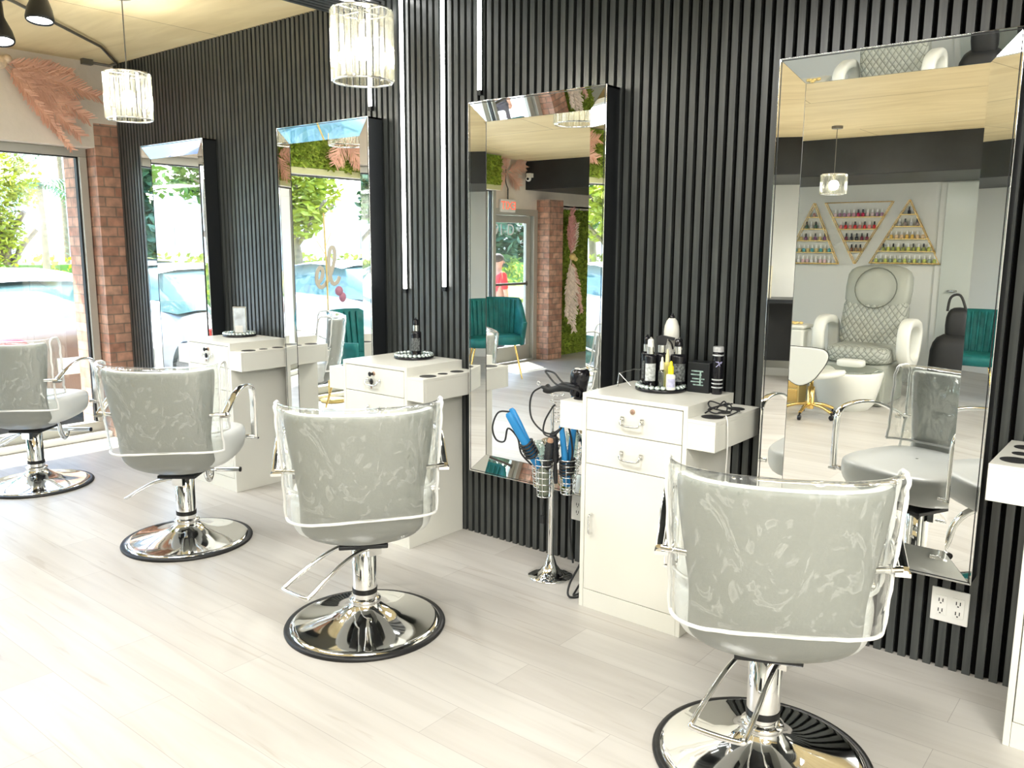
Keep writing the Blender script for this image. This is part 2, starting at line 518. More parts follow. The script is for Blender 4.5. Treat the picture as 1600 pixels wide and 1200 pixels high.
# ------------------------------------------------------------------ mesh helpers
class MB:
    def __init__(s):
        s.v, s.f, s.mi, s.sm = [], [], [], []

    def add(s, vs, fs, mi=0, smooth=False):
        o = len(s.v)
        s.v += [tuple(p) for p in vs]
        for q in fs:
            s.f.append([i + o for i in q])
            s.mi.append(mi)
            s.sm.append(smooth)
        return s

    def box(s, x0, x1, y0, y1, z0, z1, mi=0):
        v = [(x, y, z) for z in (z0, z1) for y in (y0, y1) for x in (x0, x1)]
        return s.add(v, [(0, 2, 3, 1), (4, 5, 7, 6), (0, 1, 5, 4), (2, 6, 7, 3), (0, 4, 6, 2), (1, 3, 7, 5)], mi)

    def prism(s, poly, z0, z1, mi=0, axis='z'):
        n = len(poly)

        def P(a, b, c):
            return {'z': (a, b, c), 'y': (a, c, b), 'x': (c, a, b)}[axis]
        v = [P(a, b, z0) for a, b in poly] + [P(a, b, z1) for a, b in poly]
        fs = [tuple(range(n))[::-1], tuple(range(n, 2 * n))] + [(i, (i + 1) % n, n + (i + 1) % n, n + i) for i in range(n)]
        return s.add(v, fs, mi)

    def lathe(s, prof, c=(0, 0, 0), seg=32, mi=0, smooth=True, cap=True):
        vs, fs = [], []
        for (r, z) in prof:
            for k in range(seg):
                a = 2 * PI * k / seg
                vs.append((c[0] + r * math.cos(a), c[1] + r * math.sin(a), c[2] + z))
        for i in range(len(prof) - 1):
            for k in range(seg):
                k2 = (k + 1) % seg
                fs.append((i * seg + k, i * seg + k2, (i + 1) * seg + k2, (i + 1) * seg + k))
        s.add(vs, fs, mi, smooth)
        if cap:
            n = len(prof)
            s.add([vs[k] for k in range(seg)], [tuple(range(seg))[::-1]], mi)
            s.add([vs[(n - 1) * seg + k] for k in range(seg)], [tuple(range(seg))], mi)
        return s

    def tube(s, pts, r=0.01, seg=10, mi=0, flat=None, closed=False):
        """round tube, or a flat bar when flat=(half_width, half_thick, side_vector)"""
        pts = [Vector(p) for p in pts]
        n = len(pts)
        up = Vector((0.1, 0.2, 1)).normalized()
        rings = []
        prev = None
        for i, p in enumerate(pts):
            if closed:
                d = (pts[(i + 1) % n] - pts[i - 1])
            else:
                d = pts[min(i + 1, n - 1)] - pts[max(i - 1, 0)]
            d.normalize()
            if flat:
                side = Vector(flat[2]).normalized()
                nn = d.cross(side).normalized()
                a, b = side * flat[0], nn * flat[1]
                ring = []
                for k in range(12):
                    t = 2 * PI * k / 12
                    cx, sx = math.cos(t), math.sin(t)
                    ring.append(p + a * math.copysign(abs(cx) ** 0.5, cx) + b * math.copysign(abs(sx) ** 0.5, sx))
            else:
                if prev is None:
                    a = d.cross(up)
                    if a.length < 1e-4:
                        a = d.cross(Vector((1, 0, 0)))
                    a.normalize()
                else:
                    a = (prev - d * prev.dot(d)).normalized()
                prev = a
                b = d.cross(a)
                rad = r[i] if isinstance(r, (list, tuple)) else r
                ring = [p + (a * math.cos(2 * PI * k / seg) + b * math.sin(2 * PI * k / seg)) * rad for k in range(seg)]
            rings.append(ring)
        sg = len(rings[0])
        vs = [q for ring in rings for q in ring]
        fs = []
        for i in range(n if closed else n - 1):
            j = (i + 1) % n
            for k in range(sg):
                k2 = (k + 1) % sg
                fs.append((i * sg + k, i * sg + k2, j * sg + k2, j * sg + k))
        s.add(vs, fs, mi, True)
        if not closed:
            s.add(rings[0], [tuple(range(sg))[::-1]], mi)
            s.add(rings[-1], [tuple(range(sg))], mi)
        return s

    def grid(s, rows, mi=0, smooth=True, wrap=False):
        n = len(rows[0])
        vs = [p for row in rows for p in row]
        fs = []
        for i in range(len(rows) - 1):
            for k in range(n if wrap else n - 1):
                k2 = (k + 1) % n
                fs.append((i * n + k, i * n + k2, (i + 1) * n + k2, (i + 1) * n + k))
        return s.add(vs, fs, mi, smooth)

    def sphere(s, c, r, mi=0, seg=16, sc_=(1, 1, 1)):
        rows = []
        for i in range(seg // 2 + 1):
            t = PI * i / (seg // 2)
            rows.append([(c[0] + r * sc_[0] * math.sin(t) * math.cos(2 * PI * k / seg),
                          c[1] + r * sc_[1] * math.sin(t) * math.sin(2 * PI * k / seg),
                          c[2] - r * sc_[2] * math.cos(t)) for k in range(seg)])
        return s.grid(rows, mi, True, True)

    def build(s, name, m, parent=None, loc=None, rz=0, bevel=0, subsurf=0, solid=0):
        me = bpy.data.meshes.new(name)
        me.from_pydata([tuple(p) for p in s.v], [], s.f)
        for mm in (m if isinstance(m, (list, tuple)) else [m]):
            me.materials.append(mm)
        me.polygons.foreach_set('material_index', s.mi)
        me.polygons.foreach_set('use_smooth', s.sm)
        me.update()
        o = bpy.data.objects.new(name, me)
        col.objects.link(o)
        if parent is not None:
            o.parent = parent
        if loc is not None:
            o.location = loc
        if rz:
            o.rotation_euler = (0, 0, rz)
        if solid:
            md = o.modifiers.new('solid', 'SOLIDIFY')
            md.thickness = solid
            md.offset = -1
        if bevel:
            md = o.modifiers.new('bevel', 'BEVEL')
            md.width = bevel
            md.segments = 2
            md.limit_method = 'ANGLE'
            md.angle_limit = R(50)
        if subsurf:
            md = o.modifiers.new('sub', 'SUBSURF')
            md.levels = subsurf
            md.render_levels = subsurf
        return o


def tag(o, label=None, cat=None, group=None, kind=None):
    if label:
        o['label'] = label
    if cat:
        o['category'] = cat
    if group:
        o['group'] = group
    if kind:
        o['kind'] = kind
    return o


def thing(name, label, cat, loc=(0, 0, 0), rz=0, group=None):
    o = bpy.data.objects.new(name, None)
    o.empty_display_size = 0.1
    col.objects.link(o)
    o.location = loc
    o.rotation_euler = (0, 0, rz)
    return tag(o, label, cat, group)


def struct(o):
    o['kind'] = 'structure'
    return o


def dup(root, loc, rz, label=None, group=None):
    kids = [c for c in bpy.data.objects if c.parent == root]
    rt = root.copy()
    col.objects.link(rt)
    rt.location = loc
    rt.rotation_euler = (0, 0, rz)
    if label:
        rt['label'] = label
    if group:
        rt['group'] = group

    def rec(src, par):
        c = src.copy()
        col.objects.link(c)
        c.parent = par
        for g in [q for q in bpy.data.objects if q.parent == src]:
            rec(g, c)
        return c
    for k in kids:
        rec(k, rt)
    return rt


def text_mesh(name, body, size, m, parent=None, mw=None, extrude=0.001, align='CENTER'):
    cu = bpy.data.curves.new(name, 'FONT')
    cu.body = body
    cu.size = size
    cu.extrude = extrude
    cu.align_x = align
    cu.align_y = 'CENTER'
    tmp = bpy.data.objects.new(name, cu)
    col.objects.link(tmp)
    dg = bpy.context.evaluated_depsgraph_get()
    me = bpy.data.meshes.new_from_object(tmp.evaluated_get(dg))
    bpy.data.objects.remove(tmp)
    me.name = name
    me.materials.clear()
    me.materials.append(m)
    o = bpy.data.objects.new(name, me)
    col.objects.link(o)
    if parent is not None:
        o.parent = parent
    if mw is not None:
        o.matrix_local = mw
    return o


def frame_mw(loc, xdir, ydir):
    x, y = Vector(xdir).normalized(), Vector(ydir).normalized()
    z = x.cross(y)
    mm = Matrix((x, y, z)).transposed().to_4x4()
    mm.translation = Vector(loc)
    return mm


def smooth_path(pts, n=6, closed=False):
    """Catmull-Rom through the points"""
    P = [Vector(p) for p in pts]
    out = []
    N = len(P)
    rng = range(N) if closed else range(N - 1)
    for i in rng:
        p0 = P[(i - 1) % N] if closed or i > 0 else P[0]
        p1, p2 = P[i], P[(i + 1) % N]
        p3 = P[(i + 2) % N] if closed or i + 2 < N else P[-1]
        for k in range(n):
            t = k / n
            out.append(0.5 * ((2 * p1) + (p2 - p0) * t + (2 * p0 - 5 * p1 + 4 * p2 - p3) * t * t + (3 * p1 - p0 - 3 * p2 + p3) * t ** 3))
    if not closed:
        out.append(P[-1])
    return out


# ------------------------------------------------------------------ room shell
XF = -6.35       # plane of the shopfront glass
YB = -6.75       # opposite wall
XR = 2.3


def ceil_z(y):
    if y > -1.3:
        return 2.70
    if y > -4.3:
        return 2.70 - 0.25 * (-1.3 - y) / 3.0
    return 2.45


b = MB()
b.box(-6.62, XR, YB, 0.12, -0.06, 0.0)
struct(b.build('floor', FLOOR))
b = MB()
ys = [0.12, -1.3, -4.3, YB]
rows = [[(x, y, ceil_z(y)) for x in (-6.62, XR)] for y in ys]
b.grid(rows, smooth=False)
rows2 = [[(x, y, ceil_z(y) + 0.12) for x in (-6.62, XR)] for y in ys]
b.grid(rows2, smooth=False)
struct(b.build('ceiling', CEIL))
# slatted accent wall: one profiled surface
b = MB()
b.box(-6.19, XR, 0.021, 0.12, 0, 2.80, 1)
PITCH, SW = 0.0415, 0.025
x = -6.17
while x < XR:
    b.box(x, x + SW, 0.0, 0.022, 0, 2.72, 0)
    x += PITCH
struct(b.build('wall_slatted', [SLAT, GAP]))
# slatted band carried over on to the ceiling
b = MB()
b.box(-3.73, 1.6, -1.3, 0.0, 2.676, 2.699, 1)
x = -3.72
while x < 1.58:
    b.box(x, x + SW, -1.3, -0.001, 2.655, 2.677, 0)
    x += PITCH
struct(b.build('trim_1', [SLAT, GAP]))
b = MB()
b.box(-6.62, XR, YB - 0.12, YB, 0, 2.6)
struct(b.build('wall_opposite', WALLW))
b = MB()
b.box(XR, XR + 0.12, YB, 0.12, 0, 2.8)
struct(b.build('wall_back', WALLW))
b = MB()
b.box(-2.4, XR, YB, YB + 0.012, 0, 0.09)
b.box(-6.4, -3.0, YB, YB + 0.012, 0, 0.09)
struct(b.build('baseboard_opposite', WALLW, bevel=0.003))
# black dropped beam along the opposite side
b = MB()
b.box(-6.62, XR, YB, -5.35, 2.11, 2.47)
struct(b.build('trim_2', BEAMM, bevel=0.006))
# header over the shopfront: plaster near the slats, moss beyond
b = MB()
b.box(-6.5, -6.2, -1.32, 0.02, 2.285, 2.78)
b.box(-6.5, -6.2, -1.32, -0.157, 2.115, 2.285)
b.box(-6.62, -6.5, -5.58, -4.6, 1.875, 2.72)
b.box(-6.62, -6.5, YB, -5.58, 1.93, 2.72)
struct(b.build('wall_front', PLASTER))
b = MB()
b.box(-6.50, -6.27, -4.6, -1.32, 2.06, 2.74)
b.box(-6.62, -6.5, -4.62, -4.56, 0, 2.6)
struct(b.build('wall_header', PLASTER))
# brick piers
b = MB()
b.box(-6.36, -6.2, -0.155, 0.02, 0, 2.285)
b.box(-6.62, -6.36, -0.2, 0.1, 0, 2.8)
struct(b.build('wall_brick_pier', BRICK))
b = MB()
b.box(-6.62, -6.30, -5.87, -5.58, 0, 2.0)
struct(b.build('wall_far_brick_pier', BRICK))
b = MB()
b.box(-6.62, -6.5, YB, -5.87, 0, 1.95)
struct(b.build('wall_moss_backing', PLASTER))
# sill curb
b = MB()
b.box(-6.55, -6.24, -4.6, -0.16, 0.0, 0.045)
struct(b.build('trim_3', WPLAST, bevel=0.006))


# shopfront windows
def shop_window(n, y0, y1):
    fr = MB()
    z0, z1 = 0.045, 2.115
    wd = 0.055
    for (a, c, e, g) in ((y0, y1, z1 - 0.06, z1), (y0, y1, z0, z0 + 0.07), (y0, y0 + wd, z0 + 0.07, z1 - 0.06), (y1 - wd, y1, z0 + 0.07, z1 - 0.06)):
        fr.box(XF - 0.05, XF + 0.03, a, c, e, g)
    o = struct(fr.build('window_%d' % n, ALU, bevel=0.004))
    g = MB()
    g.box(XF - 0.016, XF - 0.010, y0 + 0.03, y1 - 0.03, z0 + 0.03, z1 - 0.03)
    g.build('glass_pane', GLASS, o)
    d = MB()   # dark gasket line
    for (a, c, e, h) in ((y0 + wd, y1 - wd, z1 - 0.068, z1 - 0.06), (y0 + wd, y0 + wd + 0.008, z0 + 0.07, z1 - 0.06), (y1 - wd - 0.012, y1 - wd, z0 + 0.07, z1 - 0.06)):
        d.box(XF - 0.03, XF + 0.01, a, c, e, h)
    d.build('gasket', RUBBER, o)
    return o


shop_window(1, -1.45, -0.165)
shop_window(2, -3.0, -1.45)
shop_window(3, -4.58, -3.0)
# window on its own: nothing else to the left of the door
# glass entrance door with closer and push bar
b = MB()
for (a, c, e, g) in ((-5.58, -4.62, 1.80, 1.875), (-5.58, -5.50, 0, 1.80), (-4.70, -4.62, 0, 1.80)):
    b.box(-6.60, -6.48, a, c, e, g)
struct(b.build('trim_4', ALU, bevel=0.004))
b = MB()
for (a, c, e, g) in ((-5.495, -4.705, 1.71, 1.795), (-5.495, -4.705, 0.01, 0.20), (-5.495, -5.41, 0.2, 1.71), (-4.79, -4.705, 0.2, 1.71)):
    b.box(-6.575, -6.53, a, c, e, g)
door = struct(b.build('door_1', ALU, bevel=0.004))
b = MB()
b.box(-6.555, -6.549, -5.42, -4.78, 0.19, 1.72)
b.build('glass_pane', GLASS, door)
b = MB()
b.box(-6.53, -6.50, -5.41, -4.79, 0.955, 0.985)
b.box(-6.53, -6.52, -5.43, -5.40, 0.94, 1.0)
b.box(-6.53, -6.52, -4.80, -4.77, 0.94, 1.0)
b.build('push_bar', ALUD, door, bevel=0.003)
b = MB()
b.box(-6.53, -6.49, -5.22, -5.02, 1.81, 1.86)
b.tube([(-6.50, -5.12, 1.81), (-6.42, -5.25, 1.80), (-6.47, -5.36, 1.80)], 0.008)
b.build('door_closer', ALU, door)
# numerals on the glass, readable from outside (outside is -x: reading direction is -y)
text_mesh('address_numerals', '91-D', 0.19, mat('white_vinyl_letters', (0.95, 0.95, 0.95), 0.5), door,
          frame_mw((-6.5475, -5.00, 1.62), (0, -1, 0), (0, 0, 1)), 0.0008)
# plain flush door in the opposite wall, seen in the mirror
b = MB()
b.box(-2.08, -1.15, YB, YB + 0.035, 0.0, 2.10)
d2 = struct(b.build('door_2', mat('pale_door', (0.66, 0.70, 0.64), 0.22), bevel=0.004))
b = MB()
b.tube([(-1.99, YB + 0.035, 1.0), (-1.99, YB + 0.07, 1.0), (-1.90, YB + 0.07, 1.0)], 0.01)
b.build('door_handle', CHROMEB, d2)
b = MB()
for (a, c, e, g) in ((-2.14, -2.08, 0, 2.16), (-1.15, -1.09, 0, 2.16), (-2.14, -1.09, 2.10, 2.16)):
    b.box(a, c, YB, YB + 0.02, e, g)
struct(b.build('trim_5', WALLW, bevel=0.003))

# ------------------------------------------------------------------ LED strips on the slats
for i, (x, z0, run, lab) in enumerate([
        (-3.433, 2.145, 1.0, 'short white light strip coming down above the second mirror from the window'),
        (-3.192, 1.21, 1.0, 'long white light strip on the slats, the left one of the long pair'),
        (-2.911, 1.23, 0.0, 'long white light strip on the slats, the right one of the long pair'),
        (-2.676, 2.145, 0.0, 'short white light strip ending just above the middle mirror')]):
    t = thing('light_strip', lab, 'light strip', (x, 0, z0), group='light strips on the slatted wall')
    b = MB()
    b.box(-0.009, 0.009, -0.018, -0.010, 0.01, 2.65 - z0)
    if run:
        b.box(-0.009, 0.009, -run, -0.018, 2.640 - z0, 2.648 - z0)
    b.build('diffuser', LED, t)
    b = MB()
    b.box(-0.011, 0.011, -0.010, -0.0005, 0.0, 2.65 - z0)
    b.box(-0.011, 0.011, -0.020, -0.0005, -0.012, 0.01)
    if run:
        b.box(-0.011, 0.011, -run, -0.018, 2.6485 - z0, 2.6545 - z0)
    b.build('channel', BLACKP, t)

# ------------------------------------------------------------------ wall mirrors
YO = -0.10


def wall_mirror(x0, x1, z0, z1, label):
    cx = (x0 + x1) / 2
    t = thing('wall_mirror', label, 'mirror', (cx, 0, z0), group='tall wall mirrors on the slats')
    hw, hh = (x1 - x0) / 2, z1 - z0
    s, rec = 0.088, 0.0195
    b = MB()
    b.box(-hw + 0.001, hw - 0.001, YO + 0.028, -0.0005, 0.001, hh - 0.001)
    b.box(-hw, -hw + 0.008, YO + 0.001, -0.0005, 0, hh)
    b.box(hw - 0.008, hw, YO + 0.001, -0.0005, 0, hh)
    b.box(-hw, hw, YO + 0.001, -0.0005, 0, 0.008)
    b.box(-hw, hw, YO + 0.001, -0.0005, hh - 0.008, hh)
    for xx in (0.3, 0.75):
        pass
    b.build('backing_box', BLACKP, t)
    # central pane
    b = MB()
    b.box(-hw + s - 0.004, hw - s + 0.004, YO + 0.022, YO + 0.028, s - 0.004, hh - s + 0.004)
    b.build('mirror_pane', MIRROR, t)
    yo, yi = YO, YO + rec
    O = [(-hw, 0), (hw, 0), (hw, hh), (-hw, hh)]
    I = [(-hw + s, s), (hw - s, s), (hw - s, hh - s), (-hw + s, hh - s)]
    for k in range(4):
        k2 = (k + 1) % 4
        g = 0.0012
        b = MB()
        a, c, d, e = O[k], O[k2], I[k2], I[k]
        v = [(a[0], yo, a[1]), (c[0], yo, c[1]), (d[0], yi, d[1]), (e[0], yi, e[1])]
        cxm = sum(p[0] for p in v) / 4
        czm = sum(p[2] for p in v) / 4
        v = [(cxm + (p[0] - cxm) * 0.999, p[1], czm + (p[2] - czm) * 0.999) for p in v]
        v2 = [(p[0], p[1] + 0.006, p[2]) for p in v]
        b.add(v + v2, [(0, 1, 2, 3)], 0)
        b.add(v + v2, [(4, 7, 6, 5), (0, 4, 5, 1), (1, 5, 6, 2), (2, 6, 7, 3), (3, 7, 4, 0)], 1)
        b.build('bevelled_edge', [MIRROR, BLACKP], t)
    # thin bright outer lip
    b = MB()
    for (p, q) in ((0, 1), (1, 2), (2, 3), (3, 0)):
        A, B = O[p], O[q]
        b.tube([(A[0], yo + 0.002, A[1]), (B[0], yo + 0.002, B[1])], 0.0022, 6)
    b.build('rim', CHROME, t)
    return t


wall_mirror(-5.665, -4.900, 0.358, 2.094, 'tall mirror nearest the shop window, reflecting trees and a parked car')
wall_mirror(-4.126, -3.358, 0.358, 2.089, 'tall mirror reflecting the green moss header and shop window')
wall_mirror(-2.668, -1.922, 0.358, 2.087, 'tall mirror reflecting the exit door and green moss panel')
wall_mirror(-1.208, -0.468, 0.358, 2.091, 'largest mirror in the photo, at right, reflecting the pedicure chair')

# ------------------------------------------------------------------ outlets
for (x, z, w_, lab) in ((-0.538, 0.232, 0.118, 'white double outlet plate below the right-hand mirror'),
                        (-2.085, 0.262, 0.075, 'white outlet plate low on the slats behind the tool stand')):
    t = thing('wall_outlet', lab, 'outlet', (x, 0, z))
    b = MB()
    b.box(-w_ / 2, w_ / 2, -0.008, -0.0005, -0.06, 0.06)
    b.build('cover_plate', WPLAST, t, bevel=0.003)
    for ox in ((-0.027, 0.027) if w_ > 0.1 else (0.0,)):
        b = MB()
        b.box(ox - 0.018, ox + 0.018, -0.011, -0.008, -0.034, 0.034)
        for oz in (-0.018, 0.018):
            b.box(ox - 0.008, ox - 0.005, -0.0118, -0.0109, oz - 0.006, oz + 0.006, 1)
            b.box(ox + 0.004, ox + 0.007, -0.0118, -0.0109, oz - 0.006, oz + 0.006, 1)
            b.box(ox - 0.003, ox + 0.002, -0.0118, -0.0109, oz - 0.013, oz - 0.009, 1)
        b.build('socket', [WPLAST, BLACKM], t)


# ------------------------------------------------------------------ styling cabinets
CH, CD, CW = 0.882, 0.385, 0.455


def pull_handle(parent, x, z, w_, y):
    b = MB()
    b.tube(smooth_path([(x - w_ / 2, y, z + 0.012), (x - w_ / 2, y - 0.016, z + 0.010), (x - w_ / 2 + 0.008, y - 0.022, z - 0.008),
                        (x + w_ / 2 - 0.008, y - 0.022, z - 0.008), (x + w_ / 2, y - 0.016, z + 0.010), (x + w_ / 2, y, z + 0.012)], 4), 0.0045, 8)
    for s in (-1, 1):
        b.box(x + s * w_ / 2 - 0.007, x + s * w_ / 2 + 0.007, y - 0.005, y, z + 0.003, z + 0.021)
    return b.build('handle', WPLAST if False else CHROMEB, parent)


def make_cabinet(label, x, keys=False):
    t = thing('styling_cabinet', label, 'cabinet', (x, 0, 0), group='white styling cabinets along the slatted wall')
    h = CW / 2
    b = MB()
    yb, yf = -0.004, -CD
    b.box(-h, -h + 0.018, yf, yb, 0, CH)
    b.box(h - 0.018, h, yf, yb, 0, CH)
    b.box(-h + 0.018, h - 0.018, yf, yb, CH - 0.018, CH)
    b.box(-h + 0.018, h - 0.018, yf + 0.02, yb, 0.0, CH - 0.02)
    b.build('body', WHITE, t, bevel=0.0015)
    b = MB()
    b.box(-h + 0.019, h - 0.019, yf + 0.001, yf + 0.02, 0, 0.078)
    b.build('kick_plate', WHITE, t, bevel=0.001)
    for k, (z0, z1) in enumerate(((0.737, CH - 0.021), (0.603, 0.734))):
        b = MB()
        b.box(-h + 0.021, h - 0.021, yf, yf + 0.018, z0, z1)
        dr = b.build('drawer', WHITE, t, bevel=0.0015)
        pull_handle(dr, 0, z0 + 0.052, 0.085, yf)
        if k == 0:
            b = MB()
            rows = [[(0.0 + rad * math.cos(2 * PI * q / 20), yf - yy, z1 - 0.028 + rad * math.sin(2 * PI * q / 20)) for q in range(20)]
                    for rad, yy in ((0.010, 0), (0.010, 0.004), (0.006, 0.006), (0.0001, 0.006))]
            b.grid(rows, 0, True, True)
            if keys:
                b.box(-0.004, 0.004, yf - 0.03, yf - 0.006, z1 - 0.034, z1 - 0.022, 1)
                b.sphere((0.0, yf - 0.026, z1 - 0.028), 0.012, 1, 10, (1, 0.4, 1))
                b.sphere((-0.006, yf - 0.012, z1 - 0.066), 0.014, 1, 10, (1, 0.4, 1.1))
                b.box(-0.009, -0.003, yf - 0.014, yf - 0.010, z1 - 0.10, z1 - 0.07, 0)
            b.build('lock', [mat('brass_lock', (0.45, 0.30, 0.22), 0.35, 0.7), BLACKG], dr)
    b = MB()
    b.box(-h + 0.021, h - 0.021, yf, yf + 0.018, 0.081, 0.600)
    dr = b.build('door', WHITE, t, bevel=0.0015)
    b = MB()
    hx = -h + 0.055
    b.tube(smooth_path([(hx, yf, 0.40), (hx, yf - 0.02, 0.395), (hx, yf - 0.022, 0.36), (hx, yf - 0.02, 0.325), (hx, yf, 0.32)], 4), 0.0045, 8)
    b.build('handle', CHROMEB, dr)
    for s in (-1, 1):
        b = MB()
        x0, x1 = (h, h + 0.108) if s > 0 else (-h - 0.108, -h)
        b.box(x0, x1, yf, yb, 0.824, 0.838)
        b.box(x0, x1, yf, yf + 0.016, 0.728, 0.824)
        if s > 0:
            b.box(x1 - 0.014, x1, yf + 0.016, yb, 0.728, 0.824)
        else:
            b.box(x0, x0 + 0.014, yf + 0.016, yb, 0.728, 0.824)
        tr = b.build('side_tray', WHITE, t, bevel=0.0015)
        for (yy, rad) in ((-0.30, 0.040), (-0.20, 0.024), (-0.10, 0.033)):
            b = MB()
            b.lathe([(rad, 0.8385), (rad, 0.8395), (rad - 0.002, 0.8395), (rad - 0.004, 0.8387), (0.0005, 0.8387)], ((x0 + x1) / 2, yy, 0), 28, cap=False)
            b.build('tool_hole', BLACKM, tr)
    return t


CABX = [-4.48, -3.03, -1.588, -0.072]
make_cabinet('white cabinet with hanging keys nearest the shop window, holding a framed photo', CABX[0], True)
make_cabinet('white cabinet with hanging keys holding one dark bottle on a tray', CABX[1], True)
make_cabinet('white two-drawer cabinet crowded with bottles, in the middle right', CABX[2])
make_cabinet('white cabinet cut off by the right edge of the photo', CABX[3])


# ------------------------------------------------------------------ hydraulic chairs
def make_chair():
    t = thing('styling_chair', '', 'chair')
    # back shell
    prof = [(0.06, 0.368, 0.15, 0.00, 0.03), (-0.04, 0.355, 0.195, 0.01, 0.050), (-0.14, 0.362, 0.220, 0.03, 0.065), (-0.215, 0.402, 0.224, 0.055, 0.05),
            (-0.262, 0.480, 0.224, 0.080, 0.02), (-0.287, 0.58, 0.222, 0.095, 0.005), (-0.305, 0.68, 0.241, 0.105, 0),
            (-0.318, 0.78, 0.256, 0.110, 0), (-0.327, 0.862, 0.266, 0.113, 0.006), (-0.328, 0.885, 0.264, 0.113, 0.012)]
    rows = []
    N = 10
    for (y, z, hw, wrap, lift) in prof:
        row = []
        for k in range(N + 1):
            u = -1 + 2 * k / N
            row.append((hw * math.sin(u * PI / 2 * 0.92) / math.sin(PI / 2 * 0.92), y + wrap * abs(u) ** 2.2, z + lift * u * u))
        rows.append(row)
    b = MB()
    b.grid(rows)
    o = b.build('backrest', [VINYL, VINYLW], t, subsurf=2)
    md = o.modifiers.new('solid', 'SOLIDIFY')
    md.thickness = 0.045
    md.offset = -1
    md.material_offset = 1
    md.material_offset_rim = 1
    bpy_mods = o.modifiers
    bpy_mods.move(1, 0)
    # seat cushion
    rows = []
    lv = [(0.395, 0.55), (0.400, 0.82), (0.415, 0.94), (0.45, 0.99), (0.49, 1.0), (0.528, 1.0), (0.548, 0.975), (0.558, 0.90), (0.562, 0.60), (0.563, 0.02)]
    S = 36
    for (z, sc_) in lv:
        row = []
        for k in range(S):
            a = 2 * PI * k / S
            e = 2 / 3.6
            cx = math.copysign(abs(math.cos(a)) ** e, math.cos(a))
            sy = math.copysign(abs(math.sin(a)) ** e, math.sin(a))
            yy = 0.035 + 0.250 * sc_ * sy
            zz = z + (0.022 * max(0, yy) / 0.28 if z < 0.48 else 0) + (-0.012 * max(0, yy) / 0.28 if z > 0.53 else 0)
            row.append((0.262 * sc_ * cx, yy, zz))
        rows.append(row)
    b = MB()
    b.grid(rows, wrap=True)
    b.build('seat', VINYLW, t, subsurf=1)
    # arms
    for s in (-1, 1):
        b = MB()
        X = 0.288 * s
        path = smooth_path([(X, -0.205, 0.680), (X, -0.165, 0.698), (X, -0.10, 0.728), (X, -0.03, 0.752), (X, 0.05, 0.762), (X, 0.13, 0.757),
                            (X, 0.185, 0.735), (X, 0.205, 0.69), (X, 0.208, 0.60), (X, 0.208, 0.475)], 5)
        b.tube(path, flat=(0.016, 0.007, (1, 0, 0)))
        b.tube([(X, -0.205, 0.677), (0.222 * s, -0.225, 0.677)], 0.009, 10)
        b.box(min(X - 0.018, X + 0.018), max(X - 0.018, X + 0.018), -0.222, -0.186, 0.663, 0.673)
        b.tube([(X, 0.208, 0.478), (0.245 * s, 0.208, 0.478)], 0.010, 10)
        b.box(X - 0.018, X + 0.018, 0.196, 0.220, 0.466, 0.474)
        b.build('armrest', CHROME, t)
    # column
    b = MB()
    b.lathe([(0.046, 0.085), (0.046, 0.335), (0.040, 0.340), (0.026, 0.341), (0.026, 0.352)], seg=28)
    cl = b.build('column', CHROME, t)
    b = MB()
    b.lathe([(0.0475, 0.135), (0.0475, 0.155)], seg=28, cap=False)
    b.build('ring', RUBBER, cl)
    b = MB()
    b.box(-0.09, 0.09, -0.10, 0.11, 0.338, 0.354)
    b.build('seat_plate', BLACKP, t, bevel=0.004)
    # base
    b = MB()
    b.lathe([(0.287, 0.010), (0.284, 0.017), (0.272, 0.021), (0.262, 0.0215), (0.20, 0.033), (0.14, 0.048), (0.095, 0.064), (0.068, 0.082), (0.058, 0.094), (0.056, 0.100),
             (0.060, 0.103), (0.060, 0.112), (0.050, 0.116), (0.047, 0.118)], seg=72)
    b.build('base', CHROME, t)
    b = MB()
    b.lathe([(0.285, 0.0), (0.305, 0.0), (0.307, 0.006), (0.303, 0.013), (0.288, 0.0155), (0.284, 0.012)], seg=72, cap=False)
    b.build('base_rim', RUBBER, t)
    # footrest
    b = MB()
    b.tube(smooth_path([(0, 0.10, 0.402), (0, 0.20, 0.395), (0, 0.262, 0.34), (0, 0.29, 0.255), (0, 0.325, 0.215), (0, 0.355, 0.232), (0, 0.36, 0.252)], 5), 0.0145, 12)
    b.tube([(-0.15, 0.362, 0.262), (0.15, 0.362, 0.262)], 0.0125, 12)
    fr = b.build('footrest', CHROMEB, t)
    for s in (-1, 1):
        b = MB()
        b.tube([(s * 0.150, 0.362, 0.262), (s * 0.158, 0.362, 0.262)], 0.0135, 12)
        b.build('end_cap', RUBBER, fr)
    return t


def make_lever(parent, ang):
    b = MB()
    pts = smooth_path([(0.050, 0.01, 0.318), (0.053, -0.05, 0.320), (0.062, -0.13, 0.298), (0.070, -0.20, 0.262), (0.074, -0.270, 0.218),
                       (0.064, -0.288, 0.210), (-0.050, -0.305, 0.210), (-0.064, -0.292, 0.220), (-0.060, -0.20, 0.270), (-0.054, -0.12, 0.306), (-0.050, -0.04, 0.322), (-0.048, 0.01, 0.320)], 5)
    b.tube(pts, 0.0075, 10)
    b.tube([(-0.060, 0.01, 0.322), (0.066, 0.01, 0.322)], 0.010, 10)
    b.box(0.044, 0.068, -0.02, 0.035, 0.295, 0.337)
    o = b.build('pump_lever', CHROME, parent)
    o.rotation_euler = (0, 0, ang)
    return o


